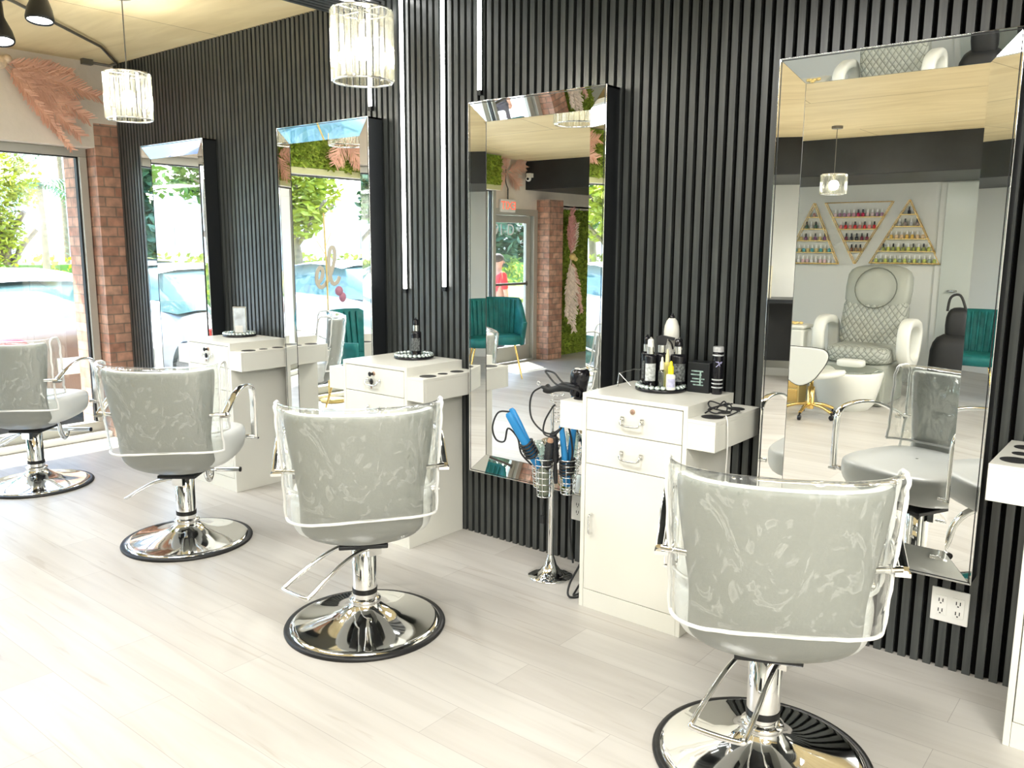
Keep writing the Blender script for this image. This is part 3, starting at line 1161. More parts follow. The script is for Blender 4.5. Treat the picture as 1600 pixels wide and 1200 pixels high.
def make_cover():
    t = thing('chair_cover', '', 'chair cover')
    path = [(-0.290, 0.500, 0.262), (-0.306, 0.56, 0.262), (-0.322, 0.64, 0.264), (-0.335, 0.74, 0.270), (-0.344, 0.83, 0.275), (-0.347, 0.888, 0.278),
            (-0.334, 0.903, 0.279), (-0.303, 0.905, 0.278), (-0.266, 0.895, 0.277), (-0.250, 0.84, 0.275), (-0.240, 0.75, 0.271), (-0.230, 0.67, 0.267), (-0.217, 0.60, 0.263), (-0.205, 0.575, 0.262)]
    P = smooth_path([Vector(p) for p in path], 3)
    rr_ = random.Random(3)
    N = 34
    rows = []
    for i, p in enumerate(P):
        row = []
        for k in range(N + 1):
            u = -1 + 2 * k / N
            back = i < len(P) * 0.42
            n = 0.004 * math.sin(9 * u + 0.55 * i) * math.sin(1.3 * i + 4 * u) + rr_.uniform(-0.0012, 0.0012)
            n = abs(n) * (-1 if back else 1)
            row.append((p[2] * math.sin(u * PI / 2 * 0.94) / math.sin(PI / 2 * 0.94), p[0] + 0.118 * abs(u) ** 2.2 + n,
                        p[1] + 0.010 * u * u + (0.012 * math.sin(3 * u + 1) if i == 0 else 0)))
        rows.append(row)
    b = MB()
    b.grid(rows)
    b.build('clear_sheet', COVER, t)
    b = MB()
    b.tube([rows[0][k] for k in range(N + 1)], 0.0056, 8)
    b.tube([rows[-1][k] for k in range(N + 1)], 0.0056, 8)
    for e in (0, N):
        sg = 1 if e else -1
        pts = [Vector(r_[e]) for r_ in rows]
        pts = [p + Vector((sg * 0.004 * abs(math.sin(i * 0.9)), 0, 0)) for i, p in enumerate(pts)]
        b.tube(pts, 0.0060, 8)
    b.build('piping', PIPING, t)
    return t


chair0 = make_chair()
cover0 = make_cover()
CHAIRS = [  # x, y, heading, lever world angle, label, cover label
    (-0.827, -0.900, 115, 268, 'light grey salon chair in the right foreground facing the pedicure-reflecting mirror', 'clear plastic cover with white piping on the right foreground chair'),
    (-2.350, -1.055, 139, 262, 'light grey salon chair in the middle, its whole round base in view', 'clear plastic cover with white piping on the middle chair'),
    (-3.737, -0.994, 129, 205, 'light grey salon chair with footrest showing, in front of the framed-photo cabinet', 'clear plastic cover with white piping on the chair with the visible footrest'),
    (-5.319, -1.060, 128, 203, 'light grey salon chair nearest the shop window, cut by the left edge', 'clear plastic cover with white piping on the chair nearest the window'),
]
for i, (x, y, hd, lv, lab, clab) in enumerate(CHAIRS):
    rz = R(hd - 90)
    if i == 0:
        c, v = chair0, cover0
        c.location, c.rotation_euler = (x, y, 0), (0, 0, rz)
        v.location, v.rotation_euler = (x, y, 0), (0, 0, rz)
    else:
        c, v = dup(chair0, (x, y, 0), rz), dup(cover0, (x, y, 0), rz)
    tag(c, lab, None, 'hydraulic chairs facing the mirrors')
    tag(v, clab, None, 'clear covers over the chair backs')
    CHAIRS[i] = (c, lv, hd)
for c, lv, hd in CHAIRS:
    make_lever(c, R(lv - 270) - R(hd - 90))

# ------------------------------------------------------------------ things on the cabinets


def glass_tray(x, y, r, label):
    t = thing('round_tray', label, 'tray', (x, y, CH), group='round mirror trays with beaded rims')
    b = MB()
    b.lathe([(r - 0.004, 0.0005), (r, 0.003), (r, 0.012), (r - 0.003, 0.014)], seg=48)
    b.build('tray_base', BLACKG, t)
    b = MB()
    b.lathe([(r - 0.022, 0.0142), (r - 0.022, 0.0158)], seg=48)
    b.build('mirror_top', MIRROR, t)
    b = MB()
    for k in range(26):
        a = 2 * PI * k / 26
        b.sphere(((r - 0.010) * math.cos(a), (r - 0.010) * math.sin(a), 0.020), 0.0115, 0, 8, (1, 1, 0.8))
    o = b.build('beaded_rim', mat('crystal_bead', (0.75, 0.86, 0.83), 0.05, 0.7), t)
    return t


glass_tray(-1.612, -0.135, 0.100, 'round mirror tray with beaded rim crowded with bottles')
glass_tray(-3.025, -0.120, 0.100, 'round mirror tray with beaded rim under the single dark bottle')
glass_tray(-4.560, -0.120, 0.100, 'round mirror tray with beaded rim under the small photo frame')
TZ = CH + 0.016


def bottle(name, label, cat, x, y, r, hb, kind, body, z=TZ, capm=None, labm=None, group=None):
    """round bottle of radius r with body height hb; kind = pump / spray / dropper / can / jar"""
    t = thing(name, label, cat, (x, y, z), rz=R(35), group=group)
    b = MB()
    capm = capm or BLACKG
    neck = r * 0.42
    if kind == 'can':
        b.lathe([(r * 0.96, 0), (r, 0.004), (r, hb * 0.80), (r * 0.93, hb * 0.88), (r * 0.70, hb * 0.955), (r * 0.42, hb)], seg=28)
    else:
        b.lathe([(r * 0.94, 0), (r, 0.004), (r, hb - 0.010), (r * 0.93, hb - 0.003), (neck * 1.05, hb), (neck, hb + 0.006)], seg=28)
    b.build('bottle_body', body, t)
    c = MB()
    if kind == 'pump':
        c.lathe([(neck * 1.5, hb + 0.001), (neck * 1.5, hb + 0.030)], seg=20, mi=1)
        c.lathe([(neck * 1.25, hb + 0.030), (neck * 1.15, hb + 0.056), (neck * 0.8, hb + 0.060)], seg=20)
        c.tube([(0, 0, hb + 0.058), (0, -r * 0.2, hb + 0.064), (0.0, -r * 1.25, hb + 0.060)], 0.0045, 8)
    elif kind == 'spray':
        c.lathe([(neck * 1.5, hb + 0.001), (neck * 1.5, hb + 0.030)], seg=20, mi=1)
        c.prism([(-0.020, hb + 0.030), (0.016, hb + 0.030), (0.020, hb + 0.055), (0.048, hb + 0.050), (0.050, hb + 0.060), (0.0, hb + 0.070), (-0.022, hb + 0.062)], -0.009, 0.009, 0, 'y')
        c.tube(smooth_path([(0.024, 0, hb + 0.052), (0.038, 0, hb + 0.036), (0.044, 0, hb + 0.014)], 4), 0.0035, 8)
    elif kind == 'dropper':
        c.lathe([(neck * 1.5, hb), (neck * 1.4, hb + 0.028), (neck * 0.8, hb + 0.034), (neck * 0.75, hb + 0.046), (neck * 0.3, hb + 0.050)], seg=18)
    elif kind == 'can':
        c.lathe([(r * 0.30, hb - 0.002), (r * 0.30, hb + 0.010), (r * 0.18, hb + 0.012), (r * 0.18, hb + 0.018)], seg=16)
    elif kind == 'jar':
        c.lathe([(r * 0.98, hb), (r * 0.98, hb + 0.018), (r * 0.9, hb + 0.020)], seg=24)
    c.build('cap', [capm, CHROME], t)
    if labm:
        l = MB()
        rows = []
        for zz in (hb * 0.18, hb * 0.72):
            rows.append([((r + 0.0006) * math.cos(R(215 + 110 * k / 14)), (r + 0.0006) * math.sin(R(215 + 110 * k / 14)), zz) for k in range(15)])
        l.grid(rows)
        l.build('paper_label', labm, t)
    return t


SILVERT = mat('black_label_silver_print', (0.12, 0.13, 0.13), 0.3, var=0.9, scale=120)
bottle('spray_can', 'tall white spray can, the tallest thing on the bottle tray', 'spray can', -1.612, -0.060, 0.031, 0.265, 'can', mat('pearl_white_can', (0.80, 0.79, 0.72), 0.3), capm=BLACKG, labm=mat('pale_print', (0.74, 0.73, 0.67), 0.4, var=0.2, scale=90))
bottle('pump_bottle', 'black pump bottle at the left end of the bottle tray', 'bottle', -1.690, -0.115, 0.024, 0.130, 'pump', BLACKG, group='dark bottles on the bottle tray', labm=SILVERT)
bottle('pump_bottle', 'black bottle with a white pump and pale printed label, second from left on the tray', 'bottle', -1.645, -0.165, 0.024, 0.128, 'pump', BLACKG, capm=WPLAST, labm=LABELG, group='dark bottles on the bottle tray')
bottle('spray_bottle', 'black trigger spray bottle in the middle of the bottle tray', 'spray bottle', -1.620, -0.122, 0.024, 0.132, 'spray', BLACKG, group='dark bottles on the bottle tray')
bottle('pump_bottle', 'stout black pump bottle at the right end of the bottle tray', 'bottle', -1.555, -0.104, 0.031, 0.130, 'pump', BLACKG, labm=SILVERT, group='dark bottles on the bottle tray')
bottle('dropper_bottle', 'small clear bottle with a pale cap at the front of the tray', 'bottle', -1.578, -0.190, 0.0135, 0.075, 'dropper', CLEAR, capm=mat('cream_cap', (0.80, 0.79, 0.66), 0.4))
bottle('squeeze_bottle', 'small white bottle with a bright yellow cap', 'bottle', -1.539, -0.190, 0.018, 0.062, 'dropper', WPLAST, capm=YELLOW, labm=mat('lilac_label', (0.55, 0.55, 0.75), 0.5, var=0.2, scale=80))
bottle('squeeze_bottle', 'slim bottle with a pale yellow neck behind the clear bottle', 'bottle', -1.582, -0.143, 0.012, 0.100, 'dropper', mat('pale_yellow_bottle', (0.72, 0.62, 0.20), 0.4), capm=mat('pale_yellow_cap', (0.85, 0.80, 0.45), 0.4))
bottle('tall_canister', 'tall slim black canister with grey lid standing beside the black box', 'canister', -1.400, -0.075, 0.021, 0.165, 'jar', BLACKG, z=CH, capm=mat('grey_lid', (0.45, 0.46, 0.46), 0.3), labm=None)
t = [o for o in bpy.data.objects if o.name == 'tall_canister'][0]
for zz in (0.025, 0.04, 0.055, 0.15):
    b = MB()
    b.lathe([(0.0216, zz), (0.0216, zz + 0.005)], seg=28, cap=False)
    b.build('printed_band', LABELG, t)
b = MB()
b.tube([(-0.004, -0.0215, 0.130), (0.004, -0.0215, 0.112)], 0.0012, 6)
b.tube([(-0.012, -0.018, 0.128), (0.0, -0.0218, 0.124), (0.012, -0.018, 0.127)], 0.0012, 6)
b.tube([(-0.010, -0.019, 0.108), (0.0, -0.0218, 0.118), (0.010, -0.019, 0.123)], 0.0012, 6)
o = b.build('script_mark', mat('lilac_print', (0.50, 0.48, 0.75), 0.4), t)
# squat black box with a printed label
t = thing('product_box', 'square black box with grey-green printing behind the bottle tray', 'box', (-1.472, -0.063, CH), R(4))
b = MB()
b.box(-0.045, 0.045, -0.035, 0.035, 0, 0.118)
b.build('carton', BLACKP, t, bevel=0.002)
b = MB()
for k, (a, c, z) in enumerate([(-0.028, 0.020, 0.082), (-0.030, 0.014, 0.068), (-0.024, 0.026, 0.052), (-0.030, 0.020, 0.040), (-0.020, 0.022, 0.028)]):
    b.box(a, c, -0.0356, -0.0349, z, z + 0.005)
b.box(0.006, 0.012, -0.0356, -0.0349, 0.030, 0.085)
b.build('printed_label', LABELC, t)
# dark bottle on second tray
bottle('pump_bottle', 'single black pump bottle on the round tray of the second cabinet', 'bottle', -3.022, -0.105, 0.026, 0.120, 'pump', BLACKG, labm=SILVERT)
# photo frame
t = thing('photo_frame', 'small upright silver photo frame on the cabinet nearest the window', 'photo frame', (-4.570, -0.105, TZ), R(38))
b = MB()
b.box(-0.042, 0.042, -0.004, 0.004, 0, 0.165)
b.build('frame', CHROMEB, t, bevel=0.002)
b = MB()
b.box(-0.036, 0.036, -0.0052, -0.0042, 0.008, 0.157)
b.build('picture', mat('pale_picture', (0.62, 0.68, 0.72), 0.15, var=0.35, scale=14), t)
b = MB()
b.box(-0.030, 0.018, -0.0075, -0.0053, 0.006, 0.048)
b.build('card', WPLAST, t)
b = MB()
b.prism([(0.004, 0.003), (0.055, 0.003), (0.004, 0.11)], -0.006, 0.006, 0, 'x')
b.build('easel_leg', CHROMEB, t)
# folded wire rack at the tray's left
b = MB()
b.tube([(-1.772, -0.20, CH + 0.004), (-1.785, -0.17, CH + 0.055), (-1.755, -0.10, CH + 0.066), (-1.725, -0.06, CH + 0.060), (-1.722, -0.05, CH + 0.004)], 0.0025, 6)
b.tube([(-1.785, -0.17, CH + 0.055), (-1.74, -0.15, CH + 0.004)], 0.0025, 6)
tag(b.build('wire_stand', CHROMEB), 'thin bent wire stand at the left of the bottle tray', 'wire stand')
# eyeglasses-like tangle of black cord on the side tray with a white cable
t = thing('charging_cable', 'tangled black cable with a white lead dangling over the right side tray', 'cable', (-1.305, -0.25, 0.8385))
b = MB()
b.tube(smooth_path([(-0.045, -0.02, 0.004), (-0.03, 0.03, 0.02), (0.01, 0.06, 0.035), (0.03, 0.03, 0.012), (-0.02, -0.03, 0.03), (-0.04, 0.01, 0.045), (0.02, 0.02, 0.03), (0.045, 0.07, 0.01), (0.03, 0.10, 0.006), (0.06, 0.02, 0.015), (0.048, -0.04, 0.008), (0.0, -0.05, 0.004)], 6), 0.0028, 8)
b.tube(smooth_path([(-0.04, 0.06, 0.006), (0.0, 0.04, 0.045), (0.03, 0.0, 0.02), (0.0, -0.03, 0.01), (-0.035, -0.01, 0.02), (0.01, 0.09, 0.03)], 6), 0.0028, 8)
b.build('black_lead', BLACKM, t)
b = MB()
b.tube(smooth_path([(0.045, -0.04, 0.008), (0.053, -0.05, 0.006), (0.061, -0.055, -0.02), (0.062, -0.05, -0.10), (0.058, -0.045, -0.20), (0.060, -0.05, -0.30), (0.056, -0.04, -0.36)], 6), 0.0024, 8)
b.build('white_lead', WPLAST, t)

# ------------------------------------------------------------------ tool stand and its tools
SX, SY = -2.085, -0.215
t = thing('tool_stand', 'chrome pole stand with coiled wire baskets beside the white cabinet', 'stand', (SX, SY, 0))
b = MB()
b.lathe([(0.098, 0), (0.100, 0.004), (0.098, 0.009), (0.070, 0.016), (0.045, 0.030), (0.028, 0.055), (0.018, 0.085), (0.014, 0.10)], seg=48)
b.build('base', CHROME, t)
b = MB()
b.lathe([(0.0125, 0.09), (0.0125, 0.56), (0.010, 0.60), (0.007, 0.66), (0.007, 0.76)], seg=20)
b.build('pole', CHROME, t)
BK = [(-0.072, 0.015, 0.395, 0.13, 'a'), (0.005, -0.060, 0.385, 0.165, 'b'), (0.090, -0.005, 0.40, 0.15, 'c')]
for (bx, by, bz, bh, _) in BK:
    b = MB()
    n = 7
    for k in range(n):
        zz = bz + bh * k / (n - 1)
        rad = 0.030 + 0.010 * k / (n - 1)
        b.tube([(bx + rad * math.cos(2 * PI * q / 20), by + rad * math.sin(2 * PI * q / 20), zz) for q in range(20)], 0.0022, 6, closed=True)
    for q in range(4):
        a = q * PI / 2 + 0.4
        b.tube([(bx + 0.030 * math.cos(a), by + 0.030 * math.sin(a), bz), (bx + 0.040 * math.cos(a), by + 0.040 * math.sin(a), bz + bh)], 0.0018, 6)
    b.lathe([(0.029, bz - 0.001), (0.029, bz + 0.001)], (bx, by, 0), 20)
    b.tube([(bx * 0.5, by * 0.5, bz + bh * 0.5), (0, 0, bz + bh * 0.5)], 0.003, 6)
    b.build('wire_basket', CHROME, t)
b = MB()
b.lathe([(0.012, 0.555), (0.030, 0.575), (0.045, 0.62), (0.030, 0.585), (0.012, 0.560)], seg=24, cap=False)
b.build('collar_cup', CHROMEB, t)
b = MB()
for k in range(5):
    zz = 0.70 + 0.028 * k
    b.tube([(0.000 + 0.030 * math.cos(2 * PI * q / 20), 0.034 + 0.030 * math.sin(2 * PI * q / 20), zz) for q in range(20)], 0.002, 6, closed=True)
b.tube([(0, 0.005, 0.70), (0, 0.005, 0.82)], 0.0018, 6)
b.build('dryer_holder', CHROME, t)


def flat_iron(loc, tilt, label, cordpts):
    t = thing('flat_iron', label, 'hair straightener', loc)
    t.scale = (1.2, 1.2, 1.12)
    t.rotation_euler = tilt
    for s in (-1, 1):
        b = MB()
        rows = []
        for (z, wx, th, off) in [(0, 0.010, 0.006, 0.004), (0.03, 0.014, 0.009, 0.008), (0.12, 0.015, 0.010, 0.012), (0.19, 0.015, 0.009, 0.020), (0.24, 0.013, 0.007, 0.027), (0.25, 0.008, 0.004, 0.028)]:
            rows.append([(wx * math.cos(a), s * off + th * math.sin(a), z) for a in [2 * PI * q / 12 for q in range(12)]])
        b.grid(rows, wrap=True)
        b.build('paddle_arm', BLUE, t)
    b = MB()
    for k in range(5):
        zz = 0.055 + 0.013 * k
        b.tube([(0.023 * math.cos(2 * PI * q / 14), 0.026 * math.sin(2 * PI * q / 14), zz + 0.004 * math.sin(q)) for q in range(14)], 0.005, 6, closed=True)
    b.tube(smooth_path(cordpts, 6), 0.0035, 8)
    b.build('cord', BLACKM, t)
    return t


flat_iron((SX - 0.035, SY - 0.045, 0.50), (0.1, R(-27), R(25)), 'blue flat iron wrapped in black cord leaning left out of the wire baskets',
          [(0.0, 0.0, 0.245), (-0.04, -0.0, 0.262), (-0.085, 0.0, 0.22), (-0.095, 0.0, 0.17), (-0.07, 0.0, 0.15), (-0.035, 0, 0.19), (-0.02, 0, 0.14), (-0.035, 0, 0.08), (-0.02, 0, 0.02)])
flat_iron((SX + 0.086, SY - 0.005, 0.43), (0.05, R(4), R(-20)), 'blue flat iron wrapped in black cord standing upright in the right wire basket',
          [(0.0, 0.0, 0.245), (0.02, 0.0, 0.20), (0.03, 0, 0.14), (0.02, 0, 0.08), (0.028, 0, 0.0), (0.02, 0, -0.15), (0.045, 0, -0.30)])
# brushes
for (dx, dy, z, ang, lab) in ((0.005, -0.060, 0.42, 8, 'round black hair brush with wooden tip in the middle wire basket'), (0.045, -0.03, 0.44, -4, 'slim black brush standing just behind the wooden-tipped brush')):
    t = thing('hair_brush', lab, 'hair brush', (SX + dx, SY + dy, z))
    t.rotation_euler = (0, R(ang), 0)
    b = MB()
    b.lathe([(0.008, 0.0), (0.010, 0.03), (0.009, 0.09)], seg=14)
    b.build('handle', BLACKM, t)
    b = MB()
    for k in range(170):
        a, zz = rnd.uniform(0, 2 * PI), rnd.uniform(0.10, 0.20)
        ca, sa = math.cos(a), math.sin(a)
        rad = 0.026
        b.add([(0.010 * ca, 0.010 * sa, zz - 0.002), (0.010 * ca, 0.010 * sa, zz + 0.002), (rad * ca, rad * sa, zz + rnd.uniform(-0.004, 0.004))], [(0, 1, 2)])
    b.lathe([(0.014, 0.09), (0.018, 0.10), (0.018, 0.20), (0.012, 0.207)], seg=16)
    b.build('bristle_barrel', BLACKM, t)
    b = MB()
    b.lathe([(0.012, 0.205), (0.014, 0.212), (0.010, 0.224), (0.003, 0.228)], seg=14)
    b.build('tip', mat('tan_wood_tip', (0.62, 0.36, 0.22), 0.5) if dx < 0.02 else BLACKM, t)
# curling brush in left basket
t = thing('cup', 'clear ribbed plastic cup in the left wire basket', 'cup', (SX - 0.072, SY + 0.015, 0.398))
b = MB()
b.lathe([(0.022, 0.0), (0.026, 0.15), (0.032, 0.17), (0.033, 0.20), (0.031, 0.20), (0.029, 0.17), (0.024, 0.15), (0.020, 0.003)], seg=24, cap=False)
b.build('cup_wall', CLEAR, t)
# olive product tube in the basket
b = MB()
b.lathe([(0.021, 0), (0.022, 0.01), (0.022, 0.11), (0.012, 0.125), (0.012, 0.14)], (SX + 0.004, SY - 0.060, 0.388), 20)
tag(b.build('product_jar', mat('olive_jar', (0.16, 0.18, 0.13), 0.4, var=0.3, scale=30)), 'dark olive product jar low in the middle wire basket', 'jar')

# hair dryer lying on the left side tray
t = thing('hair_dryer', 'black hair dryer lying across the left side tray with looping cord', 'hair dryer', (-1.925, -0.27, 0.840))
b = MB()
rows = []
for (z, rad) in [(0.0, 0.026), (0.012, 0.034), (0.05, 0.037), (0.085, 0.040), (0.105, 0.036), (0.112, 0.028)]:
    rows.append([(0.012 + rad * math.cos(2 * PI * q / 24) + 0.12 * (z - 0.05), rad * math.sin(2 * PI * q / 24), z) for q in range(24)])
b.grid(rows, wrap=True)
b.add(rows[0], [tuple(range(24))[::-1]])
b.add(rows[-1], [tuple(range(24))])
b.build('motor_housing', BLACKG, t)
b = MB()
for k in range(4):
    b.tube([(0.020 + (0.024 - 0.006 * k) * math.cos(2 * PI * q / 20), (0.024 - 0.006 * k) * math.sin(2 * PI * q / 20), 0.1135) for q in range(20)], 0.0022, 6, closed=True)
b.build('intake_grille', CHROMEB, t)
b = MB()
rows = []
pth = smooth_path([(-0.012, 0, 0.028), (-0.06, 0, 0.030), (-0.10, 0, 0.018), (-0.135, 0, 0.008), (-0.155, 0, 0.014)], 4)
b.tube(pth, [0.017 + 0.004 * math.sin(i * 0.5) for i in range(len(pth))][:len(pth)], 14)
b.tube([(-0.155, 0, 0.014), (-0.18, 0, 0.016)], [0.011, 0.006], 10)
b.build('grip', BLACKM, t)
b = MB()
b.tube([(-0.192 + 0.008 * math.cos(2 * PI * q / 14), -0.004, 0.030 + 0.008 * math.sin(2 * PI * q / 14)) for q in range(14)], 0.0022, 6, closed=True)
b.build('hanging_ring', CHROMEB, t)
b = MB()
b.tube(smooth_path([(-0.178, 0, 0.016), (-0.215, -0.01, -0.01), (-0.232, -0.01, -0.06), (-0.215, -0.02, -0.12), (-0.16, -0.03, -0.160), (-0.09, -0.05, -0.165), (-0.02, -0.06, -0.12), (0.015, -0.05, -0.06), (0.035, -0.03, -0.01), (0.05, -0.05, 0.03), (0.0, -0.06, 0.042), (-0.08, -0.03, 0.042), (-0.145, 0, 0.070), (-0.165, 0.01, 0.085), (-0.12, 0.01, 0.080), (-0.04, -0.04, 0.055), (0.03, -0.055, 0.050)], 7), 0.0040, 8)
b.tube(smooth_path([(-0.05, -0.07, -0.175), (-0.125, -0.05, -0.17), (-0.13, -0.04, -0.12), (-0.10, -0.03, -0.06), (-0.085, -0.03, -0.045)], 6), 0.0038, 8)
b.tube(smooth_path([(-0.09, -0.055, -0.172), (-0.05, -0.065, -0.155), (0.0, -0.07, -0.095), (0.025, -0.055, -0.03)], 6), 0.0040, 8)
b.build('cord', BLACKM, t)
# power cord heap beside the cabinet
b = MB()
b.tube(smooth_path([(-1.93, -0.02, 0.26), (-1.90, -0.05, 0.22), (-1.885, -0.10, 0.14), (-1.90, -0.20, 0.06), (-1.885, -0.30, 0.02), (-1.87, -0.34, 0.012), (-1.86, -0.28, 0.03), (-1.90, -0.24, 0.15), (-1.88, -0.27, 0.22), (-1.86, -0.30, 0.16), (-1.90, -0.33, 0.05), (-1.88, -0.36, 0.010), (-1.85, -0.30, 0.010), (-1.87, -0.22, 0.08), (-1.93, -0.21, 0.14)], 7), 0.0045, 8)
b.tube(smooth_path([(-1.95, -0.03, 0.35), (-1.92, -0.06, 0.25), (-1.89, -0.14, 0.10), (-1.88, -0.25, 0.02), (-1.86, -0.32, 0.008), (-1.835, -0.28, 0.006)], 6), 0.0045, 8)
tag(b.build('power_cord', BLACKM), 'heap of black power cords on the floor beside the middle right cabinet', 'cord')
b = MB()
b.tube(smooth_path([(SX + 0.0, SY - 0.05, 0.39), (SX - 0.03, SY - 0.02, 0.33), (SX - 0.045, SY, 0.27)], 6), 0.003, 8)
b.box(SX - 0.056, SX - 0.036, SY - 0.008, SY + 0.008, 0.235, 0.27)
tag(b.build('hanging_plug', BLACKM), 'small black plug hanging below the wire baskets', 'plug')


# ------------------------------------------------------------------ pendants and spots
def pendant(x, y, zt, r, h, label, zc):
    t = thing('pendant_lamp', label, 'pendant lamp', (x, y, zt - h), group='crystal cylinder pendants')
    n = 26
    b = MB()
    for k in range(n):
        a = 2 * PI * k / n
        c, s = math.cos(a), math.sin(a)
        w_ = PI * r / n * 0.84
        p = [(r * c - w_ * s, r * s + w_ * c), ((r + 0.010) * c, (r + 0.010) * s), (r * c + w_ * s, r * s - w_ * c), ((r - 0.008) * c, (r - 0.008) * s)]
        b.prism(p, 0.004, h - 0.004)
    b.build('crystal_shade', CRYST, t)
    for zz in (0.003, h - 0.003):
        b = MB()
        b.tube([(r * math.cos(2 * PI * q / 40), r * math.sin(2 * PI * q / 40), zz) for q in range(40)], 0.0045, 6, closed=True)
        for a in ((0, PI / 2) if zz > 0.1 else ()):
            b.tube([(r * math.cos(a), r * math.sin(a), h - 0.003), (-r * math.cos(a), -r * math.sin(a), h - 0.003)], 0.004, 6)
        b.build('metal_ring', CHROMEB, t)
    b = MB()
    b.sphere((0, 0, h * 0.46), 0.034, 0, 16, (1, 1, 1.25))
    b.build('bulb', BULB, t)
    b = MB()
    b.lathe([(0.016, h * 0.62), (0.018, h * 0.9), (0.010, h * 0.99)], seg=16)
    b.build('socket', CHROMEB, t)
    b = MB()
    b.tube([(0, 0, h * 0.98), (0, 0, zc - (zt - h) - 0.01)], 0.003, 8)
    b.lathe([(0.045, zc - (zt - h) - 0.022), (0.045, zc - (zt - h) - 0.001)], seg=24)
    b.build('cord', ALUD, t)
    ld = bpy.data.lights.new('pendant_light', 'POINT')
    ld.energy = 48
    ld.shadow_soft_size = 0.04
    ld.color = (1, 0.96, 0.88)
    lo = bpy.data.objects.new('pendant_light', ld)
    lo.location = (x, y, zt - h * 0.54)
    col.objects.link(lo)
    return t


CRYST = mk_crystal()
pendant(-4.415, -0.80, 2.315, 0.108, 0.235, 'crystal cylinder pendant at the left, in front of the tan ceiling', 2.70)
pendant(-2.585, -0.80, 2.33, 0.112, 0.265, 'larger-looking crystal cylinder pendant above the middle chair, beside the light strips', 2.655)
pendant(-2.49, -4.5, 2.055, 0.10, 0.17, 'crystal pendant seen only in the right-hand mirror', 2.45)

# track with two spot heads and the conduit that runs to the wall
b = MB()
b.tube([(-6.05, -0.03, 2.688), (-5.6, -0.35, 2.684), (-4.93, -1.12, 2.684), (-4.6, -1.55, 2.668)], 0.009, 8)
b.tube([(-6.12, -0.20, 2.68), (-6.12, -0.05, 2.68), (-6.05, -0.03, 2.688)], 0.009, 8)
b.box(-6.14, -6.10, -0.24, -0.17, 2.662, 2.698)
tag(b.build('ceiling_conduit', ALUD), 'thin dark conduit running along the tan ceiling to the corner', 'conduit')


def spot(loc, aim, label):
    t = thing('spot_lamp', label, 'spot lamp', loc, group='black spot lamps hanging from the ceiling')
    d = Vector(aim).normalized()
    t.rotation_euler = d.to_track_quat('-Z', 'Y').to_euler()
    t.scale = (1.18, 1.18, 1.1)
    b = MB()
    b.lathe([(0.050, -0.055), (0.054, -0.050), (0.055, -0.040), (0.048, 0.0), (0.030, 0.05), (0.024, 0.07), (0.024, 0.14), (0.015, 0.15)], seg=28, cap=False)
    b.lathe([(0.047, -0.050), (0.044, -0.04), (0.0005, -0.02)], seg=28, cap=False)
    b.build('lamp_housing', BLACKP, t)
    b = MB()
    b.lathe([(0.0455, -0.047), (0.030, -0.052), (0.0005, -0.054)], seg=28, cap=False)
    b.build('lamp_lens', mat('spot_lens', (1, 1, 1), 0.4, emit=(1, 0.99, 0.96), estr=14), t)
    ld = bpy.data.lights.new('spot_light', 'SPOT')
    ld.energy = 14
    ld.spot_size = R(70)
    ld.shadow_soft_size = 0.05
    lo = bpy.data.objects.new('spot_light', ld)
    lo.location = Vector(loc) + d * 0.075
    lo.rotation_euler = t.rotation_euler
    col.objects.link(lo)
    return t


spot((-4.50, -1.17, 2.565), (0.10, -0.10, -0.95), 'black spot lamp with glowing lens, the one further from the left edge')
spot((-4.99, -1.17, 2.535), (0.25, -0.05, -0.92), 'black spot lamp cut off by the left edge of the photo')
b = MB()
b.box(-5.05, -4.42, -1.19, -1.15, 2.684, 2.699)
tag(b.build('light_track', BLACKP), 'short black track fixed to the ceiling above the two spot lamps', 'track')
# housings for the added fill panels, all out of view
PL = ['beside the camera', 'furthest behind the camera', 'nearest the opposite wall', 'nearest the shop window', 'over the aisle between the middle chairs', 'over the aisle by the right foreground chair']
for ki, (lx, ly, le) in enumerate(FILL_PANELS):
    t = thing('added_fill_panel', 'added unseen fill panel ' + PL[ki], 'ceiling light', (lx, ly, 2.50 if lx < 0 else 2.40), group='added overhead fill panels')
    b = MB()
    for (a, c, e, g) in ((-0.6, 0.6, -0.32, -0.29), (-0.6, 0.6, 0.29, 0.32), (-0.6, -0.57, -0.29, 0.29), (0.57, 0.6, -0.29, 0.29)):
        b.box(a, c, e, g, -0.012, 0.02)
    b.box(-0.57, 0.57, -0.29, 0.29, 0.006, 0.02)
    b.build('frame', WPLAST, t)
    b = MB()
    for a in (-0.5, 0.5):
        b.tube([(a, 0, 0.02), (a, 0, ceil_z(ly) - (2.50 if lx < 0 else 2.40))], 0.004, 6)
    b.build('hanger', CHROMEB, t)


